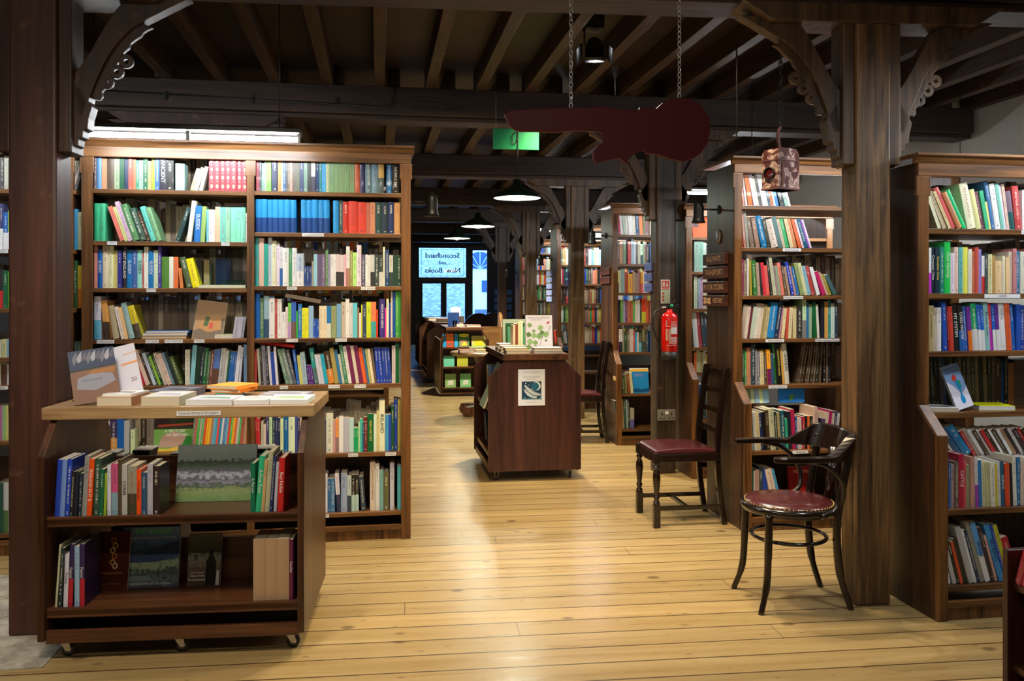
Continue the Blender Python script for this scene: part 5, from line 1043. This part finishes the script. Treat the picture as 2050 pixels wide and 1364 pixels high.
solid_book('display_book', 'bright blue book with a yellow top edge facing out, bookcase beside the extinguisher', .185, .235, .02, Matrix.Translation((XonY(1263, 7.7), 7.72, .481)) @ Matrix.Rotation(R(-8), 4, 'X'), '28c', lambda b, w, h: [poly(b, [(0, .86), (1, .86), (1, .96), (0, .96)], w, h, 'eb4'), poly(b, [(0, .96), (1, .96), (1, 1), (0, 1)], w, h, 'eed'), txt(b, 'Footpaths of', .5, .76, .07, w, h, 'c9b', .7), txt(b, 'Northern Seas', .5, .69, .07, w, h, 'c9b', .75), poly(b, [(0, .1), (.3, .2), (.6, .14), (1, .22), (1, .05), (0, .05)], w, h, '158', -.0008)])
solid_book('display_book', 'orange face-out book at the top of the bookcase behind the railways sign', .2, .2, .02, Matrix.Translation((XonY(1391, 6.34), 6.38, 1.861)) @ Matrix.Rotation(R(-8), 4, 'X'), 'e52', lambda b, w, h: poly(b, [(.05, .4), (.25, .4), (.25, .65), (.05, .65)], w, h, '544'))
solid_book('display_book', 'blue book facing out on the sloping shelf of the railway bookcase', .17, .09, .012, Matrix.Translation((XonY(1562, YU), YU + .02, .741)), '27c', lambda b, w, h: poly(b, [(.5, .1), (.62, .5), (.45, .6), (.4, .2)], w, h, '595'))
# ------------------------------------------------------------------ lamps on brackets, signs
def bell(x, y, z, sx, label, plate_z=None, s=1.):
    """bell-shaped lamp on a short arm; sx is the way the arm points from the panel"""
    t = empty('bell_lamp', (x, y, z), 0, label, 'lamp')
    b = MB(); b.lathe([(.0, .085), (.008, .082), (.012, .066), (.028, .058), (.034, .03), (.033, -.02), (.038, -.05), (.046, -.066), (.042, -.064), (.03, -.04)], 20, cap=False); b.build('bell', M['black'], t, bevel=0)
    b = MB(); b.tube([(sx * .03, 0, .02), (sx * .13, 0, .02)], .006, 8); b.build('arm', M['black'], t)
    b = MB(); b.lathe([(0, -.006), (.026, -.006), (.03, 0), (.02, .006), (0, .008)], 18, T=Tm((sx * .135, 0, .02), ry=R(90)), cap=False); b.build('wall_plate', M['black'], t)
    return t
bell(2.005, 5.13, 1.93, 1, 'black bell-shaped lamp on the end panel above the railways sign')
bell(.325, 5.2, 1.955, -1, 'dark bell-shaped lamp sticking out past the right end of the double bookcase')
bell(2.06, 8.05, 1.965, 1, 'bell-shaped lamp on the end of the bookcase beside the extinguisher')
bell(2.06, 10.7, 1.85, 1, 'bell-shaped lamp beside the five blue plaques')
bell(2.06, 13.5, 1.75, 1, 'farthest bell-shaped lamp, on the last bookcase of the aisle')
b = MB(); b.lathe([(0, 0), (.036, 0), (.036, .006), (0, .008)], 24, T=Tm((2.139, 5.13, 1.779), ry=R(-90)) @ Matrix.Scale(1.25, 4, (1, 0, 0)), cap=False)
tag(b.build('oval_plate', mat('pewter', (.3, .28, .28), .4, .7)), 'oval metal plate on the end panel above the railways sign', 'plate')
M['signwood'] = wood('sign_wood', (.03, .009, .006), (.11, .035, .024), 'y', .4)
M['gilt'] = mat('gilt_lettering', (.75, .46, .26), .5)
def board(s, z, zt, y0, y1, label, scroll=False):
    t = empty('hanging_sign', (2.128, (y0 + y1) / 2, (z + zt) / 2), 0, label, 'sign', 'carved subject boards on the railway bookcase'); h = (zt - z) / 2; w = (y1 - y0) / 2
    boxo('sign_board', M['signwood'], t, -.014, .011, -w, w, -h, h, bevel=.003)
    b = MB(); TS = Tm((-.0152, 0, 0)) @ Matrix.Rotation(R(-90), 4, 'Z') @ Matrix.Rotation(R(90), 4, 'X')
    if scroll:
        b.text(s, h * 1.25, TS @ Tm((w * .38, 0, 0)), 0, sx=.9, maxw=w * 1.05)
        b.add([tuple(TS @ Vector((-w * .95 + w * .75 * u, h * v, -.0002))) for u, v in ((0, .5), (.3, .7), (.5, .35), (.75, .6), (1, .4), (.85, 0), (1, -.5), (.7, -.7), (.5, -.4), (.25, -.7), (0, -.5), (.12, 0))], [tuple(range(12))])
        b.text('MILITARY', h * .4, TS @ Tm((-w * .57, 0, .0004)), 1, maxw=w * .5)
    else: b.text(s, h * 1.35, TS, 0, maxw=w * 1.75)
    b.build('sign_lettering', [M['gilt'], M['signwood']], t)
    b = MB()
    for yy in (-w * .75, w * .75): b.tube([(0, yy, h), (0, yy, h + .012)], .002, 5)
    b.build('hook', M['brass'], t)
for s, z, zt, l in (('RAILWAYS', 1.60, 1.672, 'carved railways sign, topmost of the four on the end panel'), ('TRANSPORT', 1.512, 1.588, 'carved transport sign, second of the four on the end panel'), ('MOTOR CYCLING', 1.42, 1.493, 'carved motor cycling sign, third of the four on the end panel'), ('HISTORY', 1.337, 1.405, 'carved history sign with a scroll, lowest of the four on the end panel')):
    board(s, z, zt, 4.975, 5.335, l, s == 'HISTORY')
bl = mat('blue_plaque', (.09, .14, .45), .5); bl2 = mat('pale_blue_plaque', (.25, .32, .6), .5)
def plaque(n, x, y0, y1, z0, z1, m, label, grp, cat='sign'):
    t = empty('subject_board', (x, (y0 + y1) / 2, (z0 + z1) / 2), 0, label, cat, grp)
    boxo('board', m, t, -.016, 0, -(y1 - y0) / 2, (y1 - y0) / 2, -(z1 - z0) / 2, (z1 - z0) / 2, bevel=.003)
    b = MB(); b.text('~~~~~', (z1 - z0) * .5, Tm((-.0166, 0, 0)) @ Matrix.Rotation(R(-90), 4, 'Z') @ Matrix.Rotation(R(90), 4, 'X'), 0, maxw=(y1 - y0) * .8)
    b.build('worn_ornament', M['signwood'], t)
for i in range(3): plaque(i, 2.158, 6.5, 6.6 + .07, 1.60 - .083 * i, 1.665 - .083 * i, bl, ['top', 'middle', 'bottom'][i] + ' of the three blue boards on the left face of the extinguisher post', 'blue boards on the extinguisher post')
for i in range(5): plaque(i, 2.198, 10.6, 10.95, 1.65 - .083 * i, 1.715 - .083 * i, bl2, ['first', 'second', 'third', 'fourth', 'fifth'][i] + ' from the top of five pale blue plaques on a bookcase end', 'pale blue plaques on the bookcase end')
for i in range(2): plaque(i, 2.198, 7.87, 8.22, 1.60 - .085 * i, 1.67 - .085 * i, M['signwood'], ['upper', 'lower'][i] + ' of two brown boards on the bookcase end beyond the ladder-back chair', 'brown boards on a bookcase end')
for i in range(2): plaque(i, 2.158, 9.5, 9.65, 1.6 - .09 * i, 1.67 - .09 * i, bl, ['upper', 'lower'][i] + ' blue board on the post beside the bookcase with the bright tube', 'blue boards on the second post')

# the big cut-out sign on chains
SY = 3.35
def sp(px, py): return XonY(px, SY), ZonY(px, py, SY)
pts = [(1009, 230), (1014, 240), (1020, 252), (1030, 261), (1042, 264), (1070, 264), (1110, 266), (1150, 262), (1190, 264), (1206, 266), (1204, 278), (1208, 287), (1196, 292), (1186, 305), (1187, 318), (1192, 328), (1210, 323), (1238, 317), (1252, 328), (1262, 314), (1275, 305), (1290, 301), (1294, 308), (1315, 310), (1340, 319), (1365, 324), (1385, 319), (1402, 307), (1414, 290), (1420, 268), (1420, 245), (1412, 225), (1398, 209), (1380, 200), (1360, 197), (1342, 199), (1326, 206), (1312, 219), (1280, 216), (1278, 222), (1250, 220), (1205, 215), (1150, 217), (1080, 218), (1020, 222)]
sg = empty('hanging_sign_silhouette', (sp(1210, 260)[0], SY, sp(1210, 260)[1]), 0, 'large dark maroon cut-out wooden sign hanging on two chains above the aisle', 'sign')
o_ = sg.location
b = MB(); b.prism([(sp(*p)[0] - o_.x, sp(*p)[1] - o_.z) for p in pts], -.012, .012, 'y'); b.build('cut_out_board', mat('maroon_paint', (.085, .01, .014), .5, spec=.2), sg, bevel=.003)
def chain(x, z0, z1, y, parent, name='chain', r=.008, th=.0017, m='metal'):
    b = MB(); n = int((z1 - z0) / (r * 2.6)); st = (z1 - z0) / n
    for i in range(n): b.ring(r, th, 10, 5, T=Matrix.Translation((x, y, z0 + st * (i + .5))) @ Matrix.Rotation(R(90 * (i % 2) + 20), 4, 'Z') @ Matrix.Rotation(R(90), 4, 'X') @ Matrix.Scale(1.75, 4, (0, 1, 0)))
    return b.build(name, M[m], parent)
for px, py in ((1143, 216), (1360, 196)):
    x, z = sp(px, py); chain(x - o_.x, z - o_.z, 2.94 - o_.z, 0, sg)
# green exit sign
ge = empty('exit_sign', (XonY(1033, 6.2), 6.2, ZonY(1033, 279, 6.2)), 0, 'green exit sign seen from behind, hanging by a looped cable', 'sign')
boxo('sign_panel', M['green_sign'], ge, -.172, .172, -.006, .006, -.077, .077, bevel=.003)
b = MB(); b.tube(arc([(0, -.012, .3), (.008, -.012, .08), (-.005, -.014, .05), (-.028, -.016, .03), (-.03, -.016, -.02), (-.01, -.016, -.035), (.008, -.014, .0), (.012, -.012, .06), (.01, -.012, -.14)], 6), .0035, 6); b.build('cable', M['black'], ge)
b = MB(); b.tube([(-.15, 0, .07), (-.15, 0, .535)], .0015, 5); b.build('hanger', M['metal'], ge)
# old lantern on a hook
M['lant'] = mat('flaked_lantern_paint', (.1, .03, .03), .35); m = M['lant']; tc = N(m, 'ShaderNodeTexCoord'); n1 = N(m, 'ShaderNodeTexNoise'); n1.inputs['Scale'].default_value = 22; n1.inputs['Detail'].default_value = 9; n1.inputs['Distortion'].default_value = .6
L(m, tc.outputs['Object'], n1.inputs[0]); r1 = ramp(m, [(.45, (.07, .018, .016)), (.53, (.16, .06, .05)), (.57, (.55, .42, .36)), (.63, (.2, .09, .08)), (.75, (.5, .38, .33))]); L(m, n1.outputs[0], r1.inputs[0]); L(m, r1.outputs[0], m.node_tree.nodes['Principled BSDF'].inputs['Base Color'])
ln = empty('railway_lantern', (2.12, 4.25, 1.965), R(24), 'rusty reddish metal lantern hanging on a hook and chain beside the carved post', 'lantern')
M['rust'] = wood('rusty_paint', (.05, .012, .01), (.16, .06, .05), 'z', .4, scale=.6, wear=1., bump=.4)
b = MB(); b.prism([(-.085, 0), (.085, 0), (.085, .175), (.08, .2), (.062, .218), (-.062, .218), (-.08, .2), (-.085, .175)], -.055, .055, 'y'); b.build('lantern_body', M['lant'], ln, bevel=.004)
b = MB(); b.box(-.088, .088, -.058, .058, .15, .156); b.box(-.088, .088, -.058, .058, 0, .008); b.box(-.06, -.05, -.062, -.055, .02, .14); b.build('lantern_band', M['rust'], ln)
b = MB(); b.lathe([(0.03, 0), (.036, 0), (.036, .01), (.03, .01)], 20, T=Tm((-.085, 0, .085), ry=R(-90)), cap=False); b.build('lens_rim', M['black'], ln)
b = MB(); b.lathe([(0, .002), (.02, .003), (.03, .0)], 20, T=Tm((-.085, 0, .085), ry=R(-90)), cap=False); b.build('lens', mat('lantern_lens', (.06, .006, .005), .15, coat=.5), ln)
b = MB(); b.tube(arc([(.0, 0, .2), (-.01, 0, .235), (-.02, 0, .28), (-.015, 0, .32), (0, 0, .335)], 6), [.006] + [.009] * 22 + [.005] * 2, 8); b.build('iron_hook', M['rust'], ln)
chain(0, .335, .97, 0, ln, r=.011, th=.003, m='black')
b = MB(); b.tube([(1.895, 4.3, 2.25), (1.895, 4.3, 2.75)], .004, 6); tag(b.build('iron_rod', M['black']), 'thin iron rod hanging from the ceiling left of the lantern', 'rod')

# ------------------------------------------------------------------ extinguisher, its plate, socket
EX, EY = 2.24, 6.34
ex = empty('fire_extinguisher', (EX, EY, .905), 0, 'red water fire extinguisher with a black hose hung on the dark post', 'fire extinguisher')
b = MB(); b.lathe([(.0, .06), (.058, .06), (.063, .07), (.063, .325), (.058, .345), (.04, .362), (.024, .37), (.024, .39), (.0, .39)], 28, cap=False); b.build('cylinder', M['red'], ex)
b = MB(); b.lathe([(.0, 0), (.055, 0), (.06, .01), (.06, .062), (0, .062)], 28, cap=False); b.build('foot', M['rubber'], ex)
def curved(b, a0, a1, z0, z1, r, mi, n=10):
    for k in range(n):
        p, q = R(a0 + (a1 - a0) * k / n), R(a0 + (a1 - a0) * (k + 1) / n)
        b.add([(r * math.cos(p), r * math.sin(p), z0), (r * math.cos(q), r * math.sin(q), z0), (r * math.cos(q), r * math.sin(q), z1), (r * math.cos(p), r * math.sin(p), z1)], [(0, 1, 2, 3)], mi)
b = MB()
curved(b, 225, 318, .258, .262, .0638, 0); curved(b, 225, 235, .255, .305, .0636, 3); curved(b, 262, 315, .2, .252, .0637, 0); curved(b, 245, 262, .15, .24, .0637, 3); curved(b, 225, 240, .15, .24, .0636, 2)
for k in range(5): curved(b, 248, 312, .172 - k * .011, .177 - k * .011, .0637, 0)
curved(b, 228, 316, .112, .115, .0637, 0)
for s, z, sz in (('CLASS A', .292, .018), ('WATER', .272, .024), ('CE', .124, .016)): b.text(s, sz, Tm((.014, -.0645, z), rx=R(90)), 0, maxw=.046)
b.build('printed_label', [M['white'], M['ink'], mat('tan_strip', (.6, .4, .3), .5), mat('faded_label', (.5, .3, .3), .5)], ex)
b = MB(); b.box(-.012, .012, -.012, .02, .39, .415); b.prism([(-.015, .41), (.075, .43), (.078, .424), (.0, .395)], -.008, .008, 'y'); b.tube([(.0, 0, .41), (.085, 0, .402)], .004, 6); b.tube([(0, 0, .405), (-.03, 0, .405)], .007, 8); b.tube([(-.015, 0, .42), (.05, .0, .46)], .004, 6); b.build('valve_handle', M['black'], ex)
b = MB(); b.lathe([(0, 0), (.013, .0), (.013, .006), (0, .008)], 16, T=Tm((.01, -.022, .418), rx=R(90)), cap=False); b.build('gauge_seal', mat('green_seal', (.0, .4, .15), .4), ex)
b = MB(); b.tube([(-.03, 0, .405), (-.06, 0, .402)], .009, 10); b.build('hose_ferrule', M['metal'], ex)
b = MB(); b.tube(arc([(-.058, 0, .402), (-.1, -.01, .385), (-.135, -.02, .34), (-.14, -.02, .27), (-.12, -.02, .19), (-.085, 0, .12), (-.07, .01, .07)], 8), .008, 10); b.build('hose', M['rubber'], ex)
PY = 6.409
sgn = empty('instruction_plate', (XonY(1332, PY), PY, ZonY(1332, 584, PY)), 0, 'red and cream extinguisher instruction plate above the extinguisher', 'sign')
b = MB(); b.box(-.038, .038, -.003, 0, -.094, .094, 0); b.box(-.03, .03, -.0045, -.003, .03, .084, 1); b.box(-.03, .03, -.0045, -.003, .016, .024, 1); b.box(-.03, .03, -.0045, -.003, -.085, .012, 2)
b.box(-.024, -.006, -.005, -.0044, .04, .075, 0); b.prism([(.004, .04), (.022, .04), (.018, .066), (.012, .076), (.006, .062)], -.005, -.0044, 'y', 0)
for k in range(3): b.box(-.026, -.012, -.005, -.0044, -.075 + k * .026, -.058 + k * .026, 1)
for k in range(7): b.box(-.006, .026, -.005, -.0044, -.078 + k * .012, -.073 + k * .012, 0)
b.build('plate', [mat('cream_plate', (.6, .55, .45), .4), mat('sign_red', (.55, .02, .02), .4), mat('pale_green', (.35, .5, .35), .4)], sgn)
so = empty('wall_socket', (XonY(1334, PY), PY, ZonY(1334, 831, PY)), 0, 'brushed metal double power socket low on the dark post', 'socket')
boxo('face_plate', mat('brushed_steel', (.35, .34, .3), .4, .6), so, -.073, .073, -.012, 0, -.043, .043, bevel=.003)
for s in (-1, 1):
    for q in ((-.005, .005, .0, .014), (-.02, -.007, -.028, -.02), (.007, .02, -.028, -.02)): boxo('socket_hole', M['ink'], so, s * .038 + q[0], s * .038 + q[1], -.0135, -.012, q[2], q[3])
boxo('rocker_switch', M['white'], so, -.014, .014, -.015, -.012, .008, .03)
b = MB(); b.tube([(-1.9, 6.36, 2.85), (.05, 6.36, 2.80), (.1, 6.36, 2.82), (.12, 6.36, 2.9), (.12, 6.36, 2.95)], .006, 6)
for x in (-1.5, -.9, -.3): b.box(x - .008, x + .008, 6.352, 6.372, 2.80, 2.86)
tag(b.build('conduit', M['black']), 'thin black conduit running along the front beam above the double bookcase', 'conduit')

# ------------------------------------------------------------------ chairs
def ladder_chair(loc, rz, label, slats='ladder'):
    """local: front of the seat towards -X, back at +X; width along Y"""
    t = empty('dining_chair', loc, rz, label, 'chair'); dk = M['darkchair']
    def leg_turned(y):
        b = MB(); b.box(-.2 - .02, -.2 + .02, y - .02, y + .02, .0, .14); b.box(-.22, -.18, y - .02, y + .02, .385, .45)
        b.lathe([(.013, .13), (.022, .15), (.013, .165), (.021, .185), (.013, .2), (.016, .21), (.024, .3), (.021, .33), (.012, .35), (.022, .365), (.013, .38), (.018, .39)], 14, T=Tm((-.2, y, 0)), cap=False)
        b.build('leg', dk, t, bevel=.003)
    for y in (-.18, .18): leg_turned(y)
    for y in (-.165, .165):
        b = MB(); pp = arc([(.235, 0), (.205, .2), (.19, .42), (.2, .6), (.225, .8), (.25, .96)], 5)
        poly_ = [(x - .017, z) for x, z in pp] + [(x + .017, z) for x, z in pp[::-1]]
        b.prism(poly_, y - .014, y + .014, 'y'); b.build('rear_leg_and_post', dk, t, bevel=.003)
    b = MB()
    for y in (-.175, .175): b.box(-.19, .2, y - .012, y + .012, .395, .44)
    b.prism([(-.175, .405), (-.1, .39), (0, .385), (.1, .39), (.175, .405), (.175, .445), (-.175, .445)], -.212, -.19, 'x'); b.box(.185, .205, -.16, .16, .395, .44); b.build('seat_frame', dk, t, bevel=.002)
    b = MB(); prof = [(-.205, .44), (-.208, .455), (-.19, .468), (-.1, .475), (0, .476), (.1, .472), (.18, .462), (.185, .44)]
    b.prism(prof, -.172, .172, 'y'); b.build('seat_pad', M['leather'], t, bevel=.008)
    b = MB()
    for y in (-.17, .17): b.box(-.19, .215, y - .009, y + .009, .1, .125)
    b.box(-.01, .012, -.165, .165, .1, .122); b.build('stretcher', dk, t, bevel=.002)
    if slats == 'ladder':
        for z in (.56, .68, .8, .91):
            b = MB(); top = [(-.152 + .304 * k / 16, z + .014 + .009 * abs(math.sin(k * math.pi / 4)) + (.012 if z > .9 else .006) * math.sin(math.pi * k / 16)) for k in range(17)]
            bot = [(-.152 + .304 * k / 16, z - .012 - .006 * abs(math.sin(k * math.pi / 4)) + .008 * math.sin(math.pi * k / 16)) for k in range(17)]
            xx = .19 + .07 * (z - .42) / .5 - .004
            b.prism(top + bot[::-1], xx - .008, xx + .008, 'x'); b.build('back_slat', dk, t, bevel=.0015)
    else:
        for z0, z1 in ((.9, .955), (.52, .56)):
            b = MB(); b.box(.19 + .07 * (z0 - .42) / .5, .19 + .07 * (z0 - .42) / .5 + .018, -.155, .155, z0, z1); b.build('back_rail', dk, t, bevel=.002)
        for y in (-.08, 0, .08):
            b = MB(); b.prism([(.203, .54), (.217, .54), (.268, .92), (.254, .92)], y - .01, y + .01, 'y'); b.build('back_slat', dk, t)
        b = MB(); b.box(.225, .238, -.15, .15, .72, .735); b.build('cross_rail', dk, t)
    return t
ladder_chair((1.865, 5.11, 0), R(-1), 'dark ladder-back dining chair with an oxblood seat, beside the railways sign panel')
ladder_chair((1.93, 8.0, 0), R(-6), 'slat-back chair with a red seat half hidden behind the notice trolley', 'rail')
def bentwood(loc, rz, label):
    t = empty('bentwood_armchair', loc, rz, label, 'chair'); dk = M['darkchair']
    b = MB(); b.lathe([(.17, .415), (.205, .418), (.218, .435), (.215, .452), (.2, .458), (.18, .45)], 40, cap=False, T=Tm((0, 0, 0)) @ Matrix.Scale(1.0, 4)); b.build('seat_ring', dk, t)
    b = MB(); b.lathe([(0, .43), (.195, .43), (.2, .452), (.19, .466), (.14, .476), (.07, .481), (0, .482)], 40, cap=False); pad = b.build('seat_pad', M['leather'], t)
    b = MB()
    for k in range(64): a = 2 * math.pi * k / 64; b.lathe([(.0035, 0), (.003, .002), (0, .0035)], 6, T=Tm((.197 * math.cos(a), .197 * math.sin(a), .459)), cap=False)
    b.build('nail_heads', M['brass'], pad)
    for x, y, fx, fy in ((-.15, -.14, -.2, -.17), (-.15, .14, -.2, .17)):
        b = MB(); b.tube(arc([(x, y, .43), (x - .005, y * 1.02, .28), (x - .015, y * 1.06, .12), (fx, fy, 0)], 6), [.0175] * 8 + [.016] * 6 + [.013] * 5, 12); b.build('leg', dk, t)
    for s in (-1, 1):
        b = MB(); b.tube(arc([(.225, s * .15, 0), (.175, s * .145, .16), (.16, s * .145, .36), (.175, s * .15, .5), (.205, s * .155, .66), (.215, s * .16, .74)], 6), [.014] * 6 + [.018] * 25, 12); b.build('rear_leg_and_post', dk, t)
    b = MB(); b.ring(.165, .009, 36, 8, T=Tm((.0, 0, .30))); b.build('ring_stretcher', dk, t)
    # arm bow: flat, sweeping round the back
    pts = [(-.17, -.24), (-.08, -.255), (.04, -.25), (.14, -.215), (.205, -.14), (.23, 0), (.205, .14), (.14, .215), (.04, .25), (-.08, .255), (-.17, .24)]
    P = arc(pts, 5); vs = []; fs = []; n = len(P)
    for i, (x, y) in enumerate(P):
        a, c = P[max(0, i - 1)], P[min(n - 1, i + 1)]; dx, dy = c[0] - a[0], c[1] - a[1]; l = math.hypot(dx, dy); nx, ny = -dy / l, dx / l
        e = min(i, n - 1 - i) / (n / 2); wd = .026 if e < .7 else .014; wd *= .55 + .45 * min(1, e * 8)
        zt = .705 if e < .5 else .705 + (.085 * min(1, (e - .5) / .2)); zb = .682 if e < .4 else .68
        lean = .035 * max(0, min(1, (e - .5) / .2))
        for (ww, zz, q) in ((-wd, zb, 0), (wd, zb, 0), (wd, zt, lean), (-wd, zt, lean)): vs.append((x + nx * ww + q * (x > 0), y + ny * ww, zz))
    for i in range(n - 1):
        for k in range(4): fs.append((i * 4 + k, i * 4 + (k + 1) % 4, i * 4 + 4 + (k + 1) % 4, i * 4 + 4 + k))
    fs += [(3, 2, 1, 0), tuple(range(4 * n - 4, 4 * n))]
    b = MB(); b.add(vs, fs, 0, False); b.build('arm_bow', dk, t, bevel=.005)
    for s in (-1, 1):
        b = MB(); b.tube(arc([(-.03, s * .245, .685), (.06, s * .245, .665), (.135, s * .235, .6), (.155, s * .215, .52), (.13, s * .2, .46), (.06, s * .215, .435)], 6), .011, 10); b.build('arm_support', dk, t)
    b = MB(); b.tube([(.2, 0, .45), (.225, 0, .7)], .014, 8, flat=2.2); b.build('back_splat', dk, t)
    return t
bentwood((1.875, 3.68, 0), BR, 'round-seated bentwood armchair with studded oxblood seat in front of the pale-grained post')

# ------------------------------------------------------------------ round table, pew, bits by the door
tb = empty('round_table', (1.22, 9.95, 0), 0, 'small round pedestal table behind the notice trolley, books spread on it', 'table')
b = MB(); b.lathe([(0, .70), (.36, .70), (.385, .715), (.385, .735), (.37, .742), (0, .742)], 40, cap=False); b.build('tabletop', M['trol_top'], tb)
b = MB(); b.lathe([(.06, .08), (.1, .1), (.07, .2), (.06, .55), (.1, .66), (.14, .7)], 18, cap=False); b.build('pedestal', M['trol_z'], tb)
for a in (45, 135, 225, 315):
    b = MB(); b.prism([(0, 0), (.3, 0), (.33, .04), (.3, .11), (.2, .12), (0, .12)], -.05, .05, 'y', T=Tm(rz=R(a))); b.build('foot', M['trol_z'], tb, bevel=.01)
for lab, w, h, t, x, y, rz, c, T_ in (('orange-red book lying on the round table', .17, .13, .035, 1.0, 9.75, 4, 'c54', 0), ('yellow book lying on the round table', .16, .13, .03, 1.19, 9.76, -3, 'db3', 0), ('pale booklet with a slanted edge on the round table', .15, .12, .012, 1.36, 9.8, 10, 'cca', 0), ('cream book at the back of the round table', .17, .13, .045, 1.15, 10.02, 0, 'cb8', 0)):
    lie('flat_book', lab, w, h, t, x, y, .743, R(rz), c, None, True)
pw = empty('pew', (2.1, 14.75, 0), 0, 'light brown wooden pew with a rounded end, near the shopfront', 'bench')
M['pale'] = wood('pale_oak', (.16, .07, .02), (.38, .2, .07), 'x', .4)
boxo('pew_back', M['pale'], pw, -.3, .0, 0, .04, .2, .85); b = MB(); b.prism([(-.25, 0), (.25, 0), (.25, .8), (.2, 1.0), (.08, 1.1), (-.05, 1.05), (-.25, .85)], .0, .05, 'x'); b.build('pew_end', M['pale'], pw, bevel=.01); boxo('pew_seat', M['pale'], pw, -.3, .0, -.3, 0, .42, .46)
for k in range(2):
    c = empty('armchair', (2.3 + .5 * k, 19.5 + k, 0), 0, ['dark round-backed armchair near the shop window', 'second dark round-backed armchair, nearer the post'][k], 'chair')
    b = MB(); b.prism([(.36 * math.cos(R(a)), .62 + .36 * math.sin(R(a))) for a in range(0, 181, 15)] + [(-.36, .2), (.36, .2)], 0, .1, 'y'); b.build('backrest', M['leather'], c, bevel=.02); boxo('seat', M['leather'], c, -.34, .34, -.45, 0, .15, .45, bevel=.03)
    for x in (-.3, .3):
        for y in (-.4, .05): boxo('leg', M['darkchair'], c, x - .02, x + .02, y - .02, y + .02, 0, .16)
sr = empty('display_rack', (3.35, 22.8, 0), 0, 'rack of small bright blue cards beside the shop window', 'rack')
boxo('rack_frame', M['black'], sr, -.02, .02, -.02, .02, 0, 1.5)
for k in range(5):
    for s in (-1, 1): boxo('card', mat('blue_card', (.1, .3, .7), .4), sr, s * .15 - .08, s * .15 + .08, -.03, -.02, .6 + k * .2, .74 + k * .2)
emit_books(258)
